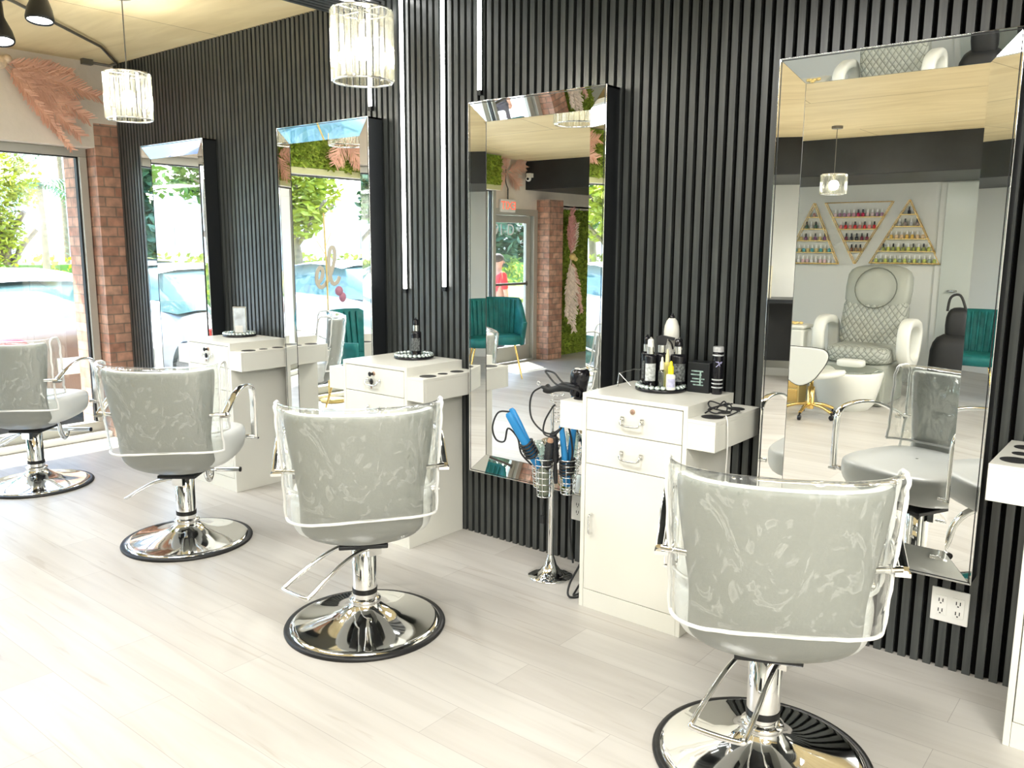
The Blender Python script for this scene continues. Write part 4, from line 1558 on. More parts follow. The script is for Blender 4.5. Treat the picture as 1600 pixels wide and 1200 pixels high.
# ------------------------------------------------------------------ dried feathers and pampas
def feather(b, p0, p1, wid, nrm, mi=0, droop=0.0, n=70, seed=1):
    """a plume: stem with many fine barbs"""
    q = random.Random(seed)
    p0, p1, nrm = Vector(p0), Vector(p1), Vector(nrm).normalized()
    d = (p1 - p0)
    L = d.length
    d.normalize()
    side = d.cross(nrm).normalized()
    for i in range(n):
        t_ = 0.12 + 0.88 * i / n
        base = p0 + d * L * t_ + Vector((0, 0, -droop * t_ * t_)) + nrm * q.uniform(0, 0.02)
        wv = wid * math.sin(min(1, t_ * 1.25) * PI * 0.80 + 0.15)
        for s in (-1, 1):
            tip = base + side * s * wv * q.uniform(0.75, 1.05) + d * wv * q.uniform(0.7, 1.2) + nrm * q.uniform(-0.01, 0.03)
            hw = L / n * 0.9
            b.add([base - d * hw, base + d * hw, tip + d * hw * 0.6, tip - d * hw * 0.5], [(0, 1, 2, 3)], mi)
    b.tube([p0, p0 + d * L * 0.5 + Vector((0, 0, -droop * 0.25)), p1 + Vector((0, 0, -droop))], 0.003, 6, mi)


t = thing('feather_fan', 'fan of peach dried palm plumes spread on the plaster above the shop window', 'dried plumes', (-6.19, -0.74, 2.60))
for k, (p1, wd) in enumerate([((0.04, 0.46, -0.42), 0.10), ((0.05, 0.52, -0.30), 0.10), ((0.05, 0.60, -0.14), 0.10), ((0.04, 0.44, 0.0), 0.06), ((0.04, 0.40, -0.52), 0.05)]):
    b = MB()
    feather(b, (0.03, 0.0, 0.0), p1, wd, (1, 0, 0), seed=k, n=90)
    b.build('plume', PEACH, t)
b = MB()
b.sphere((0.045, -0.01, -0.005), 0.045, 0, 12, (0.7, 1, 1))
b.sphere((0.06, 0.03, 0.02), 0.028, 0, 10)
b.build('dried_blossom', mat('cream_blossom', (0.80, 0.62, 0.45), 0.8, var=0.2, scale=40), t)
t = thing('feather_fan', 'peach plumes fixed over the green moss header above the shop window', 'dried plumes', (-6.215, -2.25, 2.42))
for k, p1 in enumerate([(0.04, -0.42, 0.05), (0.04, 0.30, 0.10), (0.05, -0.20, -0.28), (0.04, 0.12, -0.26), (0.04, -0.40, -0.14), (0.04, 0.02, 0.12)]):
    b = MB()
    feather(b, (0.03, 0.0, 0.0), p1, 0.11, (1, 0, 0), seed=20 + k, n=60)
    b.build('plume', PEACH, t)
t = thing('feather_fan', 'pale peach plumes on the plaster above the exit sign', 'dried plumes', (-6.49, -4.95, 2.30))
for k, p1 in enumerate([(0.04, 0.42, 0.08), (0.05, -0.30, 0.10), (0.04, 0.25, -0.18), (0.04, -0.20, -0.16), (0.05, 0.10, 0.20)]):
    b = MB()
    feather(b, (0.02, 0.0, 0.0), p1, 0.10, (1, 0, 0), seed=40 + k, n=60)
    b.build('plume', mat('pale_peach_feather', (0.80, 0.50, 0.38), 0.8, var=0.15, scale=8), t)

t = thing('feather_fan', 'peach plumes on the moss header further along, near the door', 'dried plumes', (-6.215, -3.75, 2.36))
for k, p1 in enumerate([(0.04, -0.35, 0.03), (0.04, 0.30, 0.05), (0.05, -0.15, -0.24), (0.04, 0.15, -0.22)]):
    b = MB()
    feather(b, (0.03, 0.0, 0.0), p1, 0.11, (1, 0, 0), seed=80 + k, n=60)
    b.build('plume', PEACH, t)

# hanging pampas bouquet on the far brick pier
t = thing('pampas_bouquet', 'bouquet of pink and cream pampas hanging beside the far brick pier', 'dried bouquet', (-6.26, -5.95, 1.30))
for k, (p1, wd, mm) in enumerate([((0.02, -0.02, 0.60), 0.08, PINKF), ((0.05, 0.06, 0.50), 0.07, PINKF), ((0.05, -0.08, 0.42), 0.06, CREAMF), ((0.04, 0.03, -0.85), 0.08, CREAMF),
                                  ((0.04, -0.06, -0.95), 0.09, CREAMF), ((0.06, -0.20, -0.72), 0.06, mat('blush_pampas', (0.80, 0.50, 0.40), 0.85)), ((0.03, 0.10, -0.75), 0.06, CREAMF)]):
    b = MB()
    feather(b, (0.03, 0, 0), p1, wd, (1, 0.3, 0), seed=60 + k, n=70)
    b.build('plume', mm, t)
b = MB()
b.sphere((0.06, 0, 0.0), 0.045, 0, 12)
b.sphere((0.07, -0.05, -0.03), 0.03, 0, 10)
b.build('ribbon_knot', GOLDP, t)


# ------------------------------------------------------------------ moss
def tufts(b, x, y0, y1, z0, z1, n, seed, sz=0.018, mi=0):
    q = random.Random(seed)
    for _ in range(n):
        y, z = q.uniform(y0, y1), q.uniform(z0, z1)
        if z > ceil_z(y) - 0.04:
            continue
        a, t_ = q.uniform(0, 2 * PI), q.uniform(0.2, 1.1)
        s = sz * q.uniform(0.6, 1.4)
        d = Vector((math.sin(t_), math.cos(t_) * math.cos(a), math.cos(t_) * math.sin(a)))
        sd = d.cross(Vector((0.3, 0.5, 0.8))).normalized() * s * 0.45
        p = Vector((x, y, z))
        b.add([p - sd, p + sd, p + d * s * 1.6 + sd * 0.5, p + d * s * 1.6 - sd * 0.5], [(0, 1, 2, 3)], mi)


t = thing('green_wall', 'tall green moss wall panel beside the far brick pier', 'moss panel', (0, 0, 0))
b = MB()
b.box(-6.499, -6.475, -6.70, -6.09, 0.0, 1.90)
b.build('moss_mat', MOSS, t)
b = MB()
tufts(b, -6.475, -6.69, -6.10, 0.02, 1.89, 4200, 5, 0.024)
o = tag(b.build('moss_tufts', MOSSL, t), kind='stuff')
t = thing('green_wall', 'green moss band above the shop window, seen in the mirrors', 'moss panel', (0, 0, 0))
b = MB()
b.prism([(-4.58, 2.115), (-1.33, 2.115), (-1.33, 2.69), (-4.3, 2.44), (-4.58, 2.44)], -6.269, -6.245, 0, 'x')
b.build('moss_mat', MOSS, t)
b = MB()
tufts(b, -6.245, -4.57, -1.34, 2.12, 2.68, 6200, 6, 0.024)
o = tag(b.build('moss_tufts', MOSSL, t), kind='stuff')
b = MB()
b.box(-6.27, -6.25, -4.58, -1.33, 2.06, 2.113)
b.build('wood_trim', mat('pale_lime_trim', (0.62, 0.62, 0.34), 0.5), t)

# exit sign (faces the room; the mirror shows it reversed)
t = thing('exit_sign', 'white exit sign with red letters above the glass door', 'sign', (-6.46, -4.96, 1.905))
b = MB()
b.box(-0.025, 0.012, -0.13, 0.13, -0.075, 0.075)
b.build('sign_case', WPLAST, t, bevel=0.004)
text_mesh('sign_letters', 'EXIT', 0.135, RED, t, frame_mw((0.0135, 0, -0.003), (0, 1, 0), (0, 0, 1)), 0.001)
b = MB()
b.tube([(0, 0.0, 0.075), (0, 0.0, 0.20)], 0.008, 8)
b.tube(smooth_path([(0, 0.0, 0.20), (-0.02, 0.02, 0.30), (-0.02, 0.0, 0.50)], 5), 0.006, 6)
b.build('mount', BLACKM, t)
# small camera on the beam end
t = thing('security_camera', 'small white security camera at the end of the black beam', 'camera', (-6.40, -5.29, 2.27))
b = MB()
b.box(-0.03, 0.03, -0.048, 0.02, -0.02, 0.03)
b.sphere((0.01, 0.025, -0.035), 0.035, 0, 14)
b.build('camera_housing', WPLAST, t, bevel=0.003)
b = MB()
b.sphere((0.02, 0.050, -0.040), 0.016, 0, 12)
b.build('camera_lens', BLACKG, t)

# gold script sign on a stick in the window
t = thing('script_sign', 'beige script lettering on a gold stick standing in the shop window', 'sign', (-6.12, -2.0, 0.0))
b = MB()
b.tube(smooth_path([(0, 0.05, 0.02), (0, 0.03, 0.9), (0, 0.05, 1.72)], 6), 0.008, 8)
b.tube([(0, 0.04, 1.35), (0, 0.13, 1.47)], 0.004, 6)
b.tube([(0, 0.04, 1.42), (0, -0.03, 1.55)], 0.004, 6)
b.build('gold_stick', GOLDP, t)
b = MB()
SGN = [(-0.015, -0.045 - (y - 0.0), z) for (y, z) in
       [(-0.17, 1.10), (-0.13, 1.13), (-0.11, 1.20), (-0.14, 1.235), (-0.175, 1.19), (-0.18, 1.11), (-0.14, 1.06), (-0.08, 1.09), (-0.01, 1.20),
        (0.03, 1.33), (0.02, 1.41), (-0.02, 1.40), (-0.04, 1.30), (-0.03, 1.17), (0.0, 1.09), (0.05, 1.10), (0.08, 1.15)]]
b.tube(smooth_path(SGN, 6), flat=(0.006, 0.019, (1, 0, 0)))
b.build('letters', mat('beige_letters', (0.50, 0.46, 0.38), 0.5), t)
b = MB()
b.sphere((-0.01, -0.11, 1.02), 0.045, 0, 12, (0.5, 1, 1))
b.sphere((-0.01, -0.15, 0.96), 0.04, 0, 12, (0.5, 1, 1.2))
b.build('paper_flower', mat('mauve_flower', (0.45, 0.20, 0.28), 0.7), t)
b = MB()
b.lathe([(0.11, 0), (0.12, 0.02), (0.02, 0.035)], seg=24)
b.build('stand_base', GOLDP, t)


# ------------------------------------------------------------------ teal chairs
def teal_chair():
    t = thing('waiting_chair', '', 'chair')
    b = MB()
    rows = []
    for z, sc_ in ((0.37, 0.9), (0.38, 1.0), (0.44, 1.0), (0.46, 0.95), (0.465, 0.6), (0.466, 0.02)):
        rows.append([(0.25 * sc_ * math.copysign(abs(math.cos(a)) ** 0.55, math.cos(a)), 0.02 + 0.25 * sc_ * math.copysign(abs(math.sin(a)) ** 0.55, math.sin(a)), z) for a in [2 * PI * k / 28 for k in range(28)]])
    b.grid(rows, wrap=True)
    b.build('seat', TEAL, t)
    b = MB()
    rows = []
    N = 36
    for j, zf in enumerate((0.0, 0.25, 0.5, 0.75, 1.0)):
        row = []
        for k in range(N + 1):
            u = -1 + 2 * k / N
            a = u * R(118)
            hgt = 0.86 if abs(u) < 0.42 else 0.86 - 0.26 * min(1, (abs(u) - 0.42) / 0.22)
            z = 0.36 + (hgt - 0.36) * zf
            rad = 0.265 + 0.03 * zf
            rib = 0.004 * math.sin(k * PI)
            row.append((math.sin(a) * rad * 1.05, -math.cos(a) * rad - 0.04 * zf * (abs(u) < 0.42) + 0.02, z))
        rows.append(row)
    b.grid(rows)
    b.build('backrest', TEAL, t, solid=0.035)
    b = MB()
    for k in range(-8, 9):
        a = k / 8 * R(100)
        z1 = 0.84 if abs(k) < 4 else 0.60
        b.tube([(math.sin(a) * 0.245, -math.cos(a) * 0.232 + 0.02, 0.42), (math.sin(a) * 0.270, -math.cos(a) * 0.262 + 0.0, z1)], 0.010, 8)
    b.build('fluting', TEAL, t)
    for sx in (-1, 1):
        for sy in (-1, 1):
            b = MB()
            b.tube([(sx * 0.17, sy * 0.16, 0.37), (sx * 0.25, sy * 0.24, 0.0)], [0.012, 0.008], 10)
            b.build('leg', GOLD, t)
    return t


tc = teal_chair()
TC = [((-5.95, -4.20, 0), R(-40), 'teal velvet armchair with gold legs in front of the exit door'),
      ((-5.74, -2.05, 0), R(-100), 'teal velvet armchair with its ribbed back seen in the second mirror'),
      ((-3.92, -4.95, 0), R(-20), 'dark teal armchair with gold legs reflected at the right edge mirror strip')]
for i, (loc, rz, lab) in enumerate(TC):
    o = tc if i == 0 else dup(tc, loc, rz)
    o.location, o.rotation_euler = loc, (0, 0, rz)
    tag(o, lab, None, 'teal velvet armchairs')


# ------------------------------------------------------------------ pedicure chair, stool
def soft(b, cx, cy, cz, hx, hy, hz, e=0.45, mi=0, tilt=0.0, seg=24):
    """rounded cushion block; tilt leans it about x"""
    rows = []
    n = 10
    for i in range(n + 1):
        ph = -PI / 2 + PI * i / n
        cz_, sz_ = math.cos(ph), math.sin(ph)
        rz_ = math.copysign(abs(sz_) ** e, sz_)
        rc = abs(cz_) ** e if cz_ > 1e-6 else 0.001
        row = []
        for k in range(seg):
            a = 2 * PI * k / seg
            x_ = hx * rc * math.copysign(abs(math.cos(a)) ** e, math.cos(a))
            y_ = hy * rc * math.copysign(abs(math.sin(a)) ** e, math.sin(a))
            z_ = hz * rz_
            y2 = y_ * math.cos(tilt) - z_ * math.sin(tilt)
            z2 = y_ * math.sin(tilt) + z_ * math.cos(tilt)
            row.append((cx + x_, cy + y2, cz + z2))
        rows.append(row)
    return b.grid(rows, mi, True, True)


GREYL = mat('grey_leather', (0.34, 0.36, 0.315), 0.4, var=0.04, scale=5)
t = thing('pedicure_chair', 'pale grey pedicure spa chair with quilted back reflected in the right mirror', 'pedicure chair', (-2.37, -5.33, 0))
b = MB()
soft(b, 0, -0.30, 1.05, 0.30, 0.10, 0.22, 0.5, 0, R(14))
b.build('headrest', GREYL, t)
b = MB()
b.tube([(0.19 * math.cos(2 * PI * q / 28) , -0.187 - 0.045 * math.sin(2 * PI * q / 28), 1.06 + 0.19 * math.sin(2 * PI * q / 28)) for q in range(28)], 0.005, 6, closed=True)
b.build('headrest_seam', mat('dark_seam', (0.12, 0.13, 0.11), 0.6), t)
b = MB()
soft(b, 0, -0.22, 0.72, 0.30, 0.09, 0.27, 0.4, 0, R(14))
b.build('backrest', QUILT, t)
b = MB()
soft(b, 0, 0.05, 0.46, 0.29, 0.28, 0.085, 0.4)
b.build('seat', QUILT, t)
for s in (-1, 1):
    b = MB()
    pts = smooth_path([(s * 0.37, -0.22, 0.45), (s * 0.38, -0.24, 0.66), (s * 0.38, -0.12, 0.75), (s * 0.38, 0.12, 0.75), (s * 0.38, 0.20, 0.64), (s * 0.38, 0.16, 0.46), (s * 0.38, 0.0, 0.38), (s * 0.37, -0.14, 0.38)], 5, True)
    b.tube(pts, flat=(0.055, 0.040, (1, 0, 0)), closed=True)
    b.build('armrest', mat('white_shell', (0.78, 0.79, 0.73), 0.3), t)
b = MB()
b.box(-0.27, 0.27, -0.35, 0.30, 0.0, 0.385)
b.build('chair_base', GREYL, t, bevel=0.03)
b = MB()
rows = []
for (z, rx, ry, cy) in ((0, 0.20, 0.22, 0.48), (0.05, 0.24, 0.26, 0.48), (0.20, 0.28, 0.30, 0.48), (0.33, 0.31, 0.32, 0.50), (0.35, 0.30, 0.31, 0.50), (0.33, 0.27, 0.28, 0.50), (0.22, 0.20, 0.20, 0.50), (0.20, 0.01, 0.01, 0.50)):
    rows.append([(rx * math.cos(2 * PI * k / 32), cy + ry * math.sin(2 * PI * k / 32), z) for k in range(32)])
b.grid(rows, wrap=True)
b.build('foot_basin', MATS['white_shell'], t)
b = MB()
rows = []
for (z, s_) in ((0.352, 1.0), (0.358, 0.9), (0.354, 0.86)):
    rows.append([(0.30 * s_ * math.cos(2 * PI * k / 32), 0.50 + 0.31 * s_ * math.sin(2 * PI * k / 32), z) for k in range(32)])
b.grid(rows, wrap=True)
b.build('glass_rim', CLEAR, t)
b = MB()
soft(b, 0.0, 0.40, 0.40, 0.12, 0.07, 0.035)
b.build('foot_cushion', MATS['white_shell'], t)

# saddle stool with gold base
t = thing('saddle_stool', 'white saddle stool with gold five-star base reflected in the right mirror', 'stool', (-2.47, -4.22, 0))
b = MB()
b.lathe([(0.030, 0.07), (0.030, 0.26), (0.016, 0.265), (0.016, 0.33)], seg=20)
b.build('column', GOLD, t)
for k in range(5):
    a = 2 * PI * k / 5 + 0.35
    c, s = math.cos(a), math.sin(a)
    b = MB()
    b.tube(smooth_path([(0.02 * c, 0.02 * s, 0.11), (0.12 * c, 0.12 * s, 0.10), (0.22 * c, 0.22 * s, 0.065)], 4), 0.014, 8)
    lg = b.build('base_arm', GOLD, t)
    b = MB()
    rows = []
    for yy, rad in ((-0.012, 0.016), (-0.010, 0.022), (0.010, 0.022), (0.012, 0.016)):
        rows.append([(0.225 * c + rad * math.cos(2 * PI * q / 14) * c - yy * s, 0.225 * s + rad * math.cos(2 * PI * q / 14) * s + yy * c, 0.024 + rad * math.sin(2 * PI * q / 14)) for q in range(14)])
    b.grid(rows, wrap=True)
    b.add(rows[0], [tuple(range(14))])
    b.add(rows[-1], [tuple(range(14))[::-1]])
    b.tube([(0.222 * c, 0.222 * s, 0.045), (0.222 * c, 0.222 * s, 0.066)], 0.007, 8)
    b.build('caster', BLACKG, lg)
b = MB()
rows = []
for (z, s_) in ((0.34, 0.7), (0.345, 0.95), (0.37, 1.0), (0.39, 0.95), (0.397, 0.6), (0.398, 0.02)):
    rows.append([(0.05 + 0.21 * s_ * math.cos(a), -0.05 + 0.18 * s_ * math.sin(a) * (1.15 - 0.25 * math.cos(a)), z + 0.03 * math.cos(a) ** 2 * s_) for a in [2 * PI * k / 28 for k in range(28)]])
b.grid(rows, wrap=True)
b.build('seat', MATS['white_shell'], t)
b = MB()
prof = [(0.0, 0.285), (0.10, 0.33), (0.17, 0.42), (0.215, 0.50), (0.225, 0.56), (0.19, 0.60), (0.10, 0.612), (0.0, 0.612)]
poly = [(x_, z_) for x_, z_ in prof] + [(-x_, z_) for x_, z_ in prof[::-1][1:-1]]
poly = [(p.x, p.z) for p in smooth_path([(x_, 0, z_) for x_, z_ in poly], 3, True)]
b.prism([(x_ - 0.05, z_) for x_, z_ in poly], 0.13, 0.165, 0, 'y')
bb = b.build('backrest', MATS['white_shell'], t, bevel=0.010)
b = MB()
b.tube([(x_ - 0.05, 0.148, z_) for x_, z_ in poly], 0.006, 6, closed=True)
b.build('backrest_piping', BLACKM, t)
b = MB()
b.tube([(0, 0.0, 0.33), (-0.03, 0.10, 0.33), (-0.05, 0.148, 0.36)], 0.012, 8)
b.build('back_bracket', GOLD, t)

# gold-cabinet crate and white towel warmer beside the pedicure chair
t = thing('gold_drawer_unit', 'small gold drawer unit on the floor behind the saddle stool', 'drawer unit', (-2.88, -4.80, 0))
b = MB()
b.box(-0.13, 0.13, -0.10, 0.10, 0.0, 0.28)
b.build('body', GOLDP, t, bevel=0.004)
for z in (0.02, 0.15):
    b = MB()
    b.box(-0.115, 0.115, 0.10, 0.106, z, z + 0.115)
    b.build('drawer', GOLD, t, bevel=0.003)
b = MB()
b.box(-0.14, 0.14, -0.13, 0.13, 0, 0.66)
b.box(-0.15, 0.15, -0.14, 0.14, 0.66, 0.70)
o = b.build('side_pedestal', MATS['white_shell'], None, (-3.02, -5.2, 0), bevel=0.02)
tag(o, 'white rounded pedestal standing to the left of the pedicure chair in the mirror', 'pedestal')
b = MB()
for k in range(5):
    b.sphere((rnd.uniform(-0.06, 0.06), rnd.uniform(-0.04, 0.04), 0.014), 0.020, 0, 8, (1.2, 1, 0.7))
tag(b.build('gold_sponge', GOLDP, None, (-2.98, -5.15, 0.70)), 'pile of gold toe separators on the white pedestal', 'toe separators', kind='stuff')
# black bag and jacket right of the pedicure chair
t = thing('black_bag', 'black bag with a dark jacket slumped beside the pedicure chair', 'bag', (-1.72, -5.85, 0))
b = MB()
soft(b, 0, 0, 0.32, 0.20, 0.16, 0.32, 0.6)
soft(b, 0.02, -0.02, 0.72, 0.11, 0.10, 0.17, 0.7)
b.build('bag_body', BLACKM, t)
b = MB()
b.tube(smooth_path([(-0.08, 0, 0.85), (-0.06, 0, 0.98), (0.02, 0, 1.0), (0.08, 0, 0.86)], 5), 0.012, 8)
b.build('strap', BLACKM, t)
# black desk with hair-poster, left strip of right mirror
t = thing('manicure_desk', 'black manicure desk against the white wall reflected in the right mirror', 'desk', (-0.95, -6.3, 0))
b = MB()
b.box(-0.55, 0.55, -0.25, 0.25, 0.86, 0.90)
b.build('desk_top', BLACKP, t, bevel=0.004)
for s in (-0.53, 0.49):
    b = MB()
    b.box(s, s + 0.04, -0.24, 0.24, 0, 0.86)
    b.build('side_panel', BLACKP, t)
b = MB()
b.box(-0.49, 0.49, -0.24, -0.22, 0.2, 0.86)
b.build('back_panel', BLACKP, t)


# nail polish racks
def rack(label, pts, shelves):
    """pts: outline (x, z); shelves: (x0, x1, z)"""
    t = thing('polish_rack', label, 'wall rack', (0, 0, 0), group='gold triangle polish racks')
    b = MB()
    n = len(pts)
    for y in (YB + 0.006, YB + 0.064):
        for i in range(n):
            a, c = pts[i], pts[(i + 1) % n]
            b.tube([(a[0], y, a[1]), (c[0], y, c[1])], 0.0042, 6)
    for p in pts:
        b.tube([(p[0], YB + 0.002, p[1]), (p[0], YB + 0.064, p[1])], 0.0042, 6)
    b.build('frame', GOLD, t)
    for (x0, x1, z) in shelves:
        b = MB()
        b.box(x0, x1, YB + 0.004, YB + 0.066, z - 0.010, z)
        b.build('shelf', GOLDP, t)
    return t


def xs_at(pts, z):
    """interval of a triangle at height z"""
    out = []
    n = len(pts)
    for i in range(n):
        (xa, za), (xb, zb) = pts[i], pts[(i + 1) % n]
        if abs(za - zb) < 1e-6:
            continue
        t_ = (z - za) / (zb - za)
        if -1e-6 <= t_ <= 1 + 1e-6:
            out.append(xa + (xb - xa) * t_)
    return min(out), max(out)


TRI = {
    'left': [(-3.73, 1.255), (-3.13, 1.255), (-3.43, 1.925)],
    'middle': [(-3.305, 1.925), (-2.595, 1.925), (-2.95, 1.262)],
    'right': [(-2.79, 1.272), (-2.09, 1.272), (-2.43, 1.935)],
}
SHELF = {'left': [1.265, 1.385, 1.515, 1.645, 1.775], 'middle': [1.395, 1.515, 1.64, 1.77], 'right': [1.282, 1.405, 1.535, 1.665, 1.79]}
NM = {'left': 'left upright triangle rack', 'middle': 'inverted middle triangle rack', 'right': 'right upright triangle rack'}
PAL = {
    ('left', 0): [('pale pink', (0.85, 0.6, 0.62)), ('white', (0.85, 0.84, 0.82))],
    ('left', 1): [('light blue', (0.35, 0.62, 0.85)), ('teal', (0.1, 0.45, 0.5)), ('gold', (0.75, 0.6, 0.25))],
    ('left', 2): [('plum', (0.25, 0.10, 0.22)), ('lilac', (0.55, 0.42, 0.62)), ('gold', (0.75, 0.6, 0.25))],
    ('left', 3): [('dark green', (0.05, 0.12, 0.08)), ('pale grey', (0.7, 0.7, 0.68)), ('gold', (0.75, 0.6, 0.25))],
    ('left', 4): [('dusty rose', (0.60, 0.33, 0.30)), ('cream', (0.8, 0.74, 0.62))],
    ('middle', 3): [('crimson', (0.60, 0.03, 0.10)), ('pink', (0.78, 0.40, 0.50)), ('mauve', (0.48, 0.28, 0.42)), ('blush', (0.85, 0.66, 0.66))],
    ('middle', 2): [('red', (0.72, 0.04, 0.05)), ('orange', (0.85, 0.30, 0.06)), ('coral', (0.85, 0.30, 0.28))],
    ('middle', 1): [('black', (0.02, 0.02, 0.03)), ('wine', (0.20, 0.03, 0.06))],
    ('middle', 0): [('brown', (0.22, 0.10, 0.05)), ('bronze', (0.40, 0.25, 0.12))],
    ('right', 4): [('black', (0.02, 0.03, 0.03)), ('white', (0.85, 0.85, 0.83))],
    ('right', 3): [('silver', (0.6, 0.6, 0.6)), ('taupe', (0.36, 0.28, 0.24)), ('charcoal', (0.08, 0.08, 0.09))],
    ('right', 2): [('amber', (0.85, 0.55, 0.12)), ('peach', (0.88, 0.62, 0.35))],
    ('right', 1): [('dark green', (0.04, 0.10, 0.06)), ('olive', (0.30, 0.33, 0.08)), ('yellow-green', (0.62, 0.66, 0.14))],
    ('right', 0): [('lime', (0.55, 0.62, 0.15)), ('grey-green', (0.30, 0.38, 0.30)), ('bronze', (0.40, 0.28, 0.14))],
}
ORD = ['bottom', 'second', 'third', 'fourth', 'top']
for key, pts in TRI.items():
    sh = []
    for z in SHELF[key]:
        a, c = xs_at(pts, z)
        sh.append((a, c, z))
    rack({'left': 'gold triangle rack of polish bottles, point up, left of the inverted one', 'middle': 'gold inverted triangle rack of polish bottles, point down',
          'right': 'gold triangle rack of polish bottles, point up, right of the inverted one'}[key], pts, sh)
    for si, (a, c, z) in enumerate(sh):
        aa, cc = xs_at(pts, z + 0.055) if z + 0.055 < 1.92 else (a, c)
        a2, c2 = max(a, aa) + 0.028, min(c, cc) - 0.022
        n = max(1, int((c2 - a2) / 0.046) + 1)
        pal = PAL[(key, si)]
        for k in range(n):
            cn, cc_ = pal[(k * 7 + si + k // 2) % len(pal)]
            x_ = a2 + (c2 - a2) * (k / max(1, n - 1)) if n > 1 else (a2 + c2) / 2
            mkey = 'polish_' + cn.replace(' ', '_').replace('-', '_')
            mm = mat(mkey, cc_, 0.15, coat=0.4)
            mesh_name = 'nail_polish_bottle_' + mkey
            me = bpy.data.meshes.get(mesh_name)
            if me is None:
                b = MB()
                b.lathe([(0.016, 0), (0.0175, 0.002), (0.0175, 0.034), (0.008, 0.042)], seg=10)
                b.lathe([(0.0095, 0.042), (0.008, 0.078)], seg=10, mi=1)
                o = b.build('nail_polish_bottle', [mm, WPLAST if sum(cc_) > 0.9 else BLACKG])
                o.data.name = mesh_name
            else:
                o = bpy.data.objects.new('nail_polish_bottle', me)
                col.objects.link(o)
            o.location = (x_, YB + 0.036, z + 0.0002)
            nsh = ORD[si] if si < len(sh) - 1 else 'top'
            lab = '%s nail polish bottle on the %s shelf of the %s' % (cn, nsh, NM[key])
            tag(o, lab, 'nail polish', '%s polishes on the %s shelf of the %s' % (cn, nsh, NM[key]))
# picture of hands above the desk
t = thing('counter_poster', 'small teal and pink salon poster leaning above the black desk', 'poster', (-0.98, -6.35, 0.90))
b = MB()
b.box(-0.12, 0.12, -0.008, 0.008, 0.0, 0.34)
b.build('board', mat('cream_board', (0.75, 0.70, 0.52), 0.5), t)
b = MB()
b.sphere((-0.03, 0.012, 0.26), 0.055, 0, 14, (1, 0.1, 1))
b.sphere((0.02, 0.014, 0.19), 0.04, 1, 14, (1, 0.1, 1))
b.build('printed_shape', [mat('poster_teal', (0.1, 0.40, 0.42), 0.5), mat('poster_pink', (0.55, 0.25, 0.35), 0.5)], t)

# ------------------------------------------------------------------ outside
GZ = -0.25
b = MB()
b.box(-260, -7.05, -260, 260, GZ - 0.1, GZ)
struct(b.build('ground_asphalt', ASPH))
b = MB()
b.box(-7.05, -6.62, -50, 60, GZ - 0.1, -0.03)
struct(b.build('ground_walk', CONC))
b = MB()
b.box(-26, -15.5, -45, 45, GZ, GZ + 0.10)
struct(b.build('ground_lawn', GRASS))
b = MB()
b.box(-7.35, -6.5, -20, 14, 2.62, 2.95)
b.box(-7.45, -7.35, -20, 14, 2.58, 3.0)
struct(b.build('trim_6', SOFFIT))
b = MB()
b.box(-6.62, -6.5, 0.1, 14, -0.2, 2.8)
b.box(-6.62, -6.5, -20, YB, -0.2, 2.8)
struct(b.build('wall_facade', BRICK))


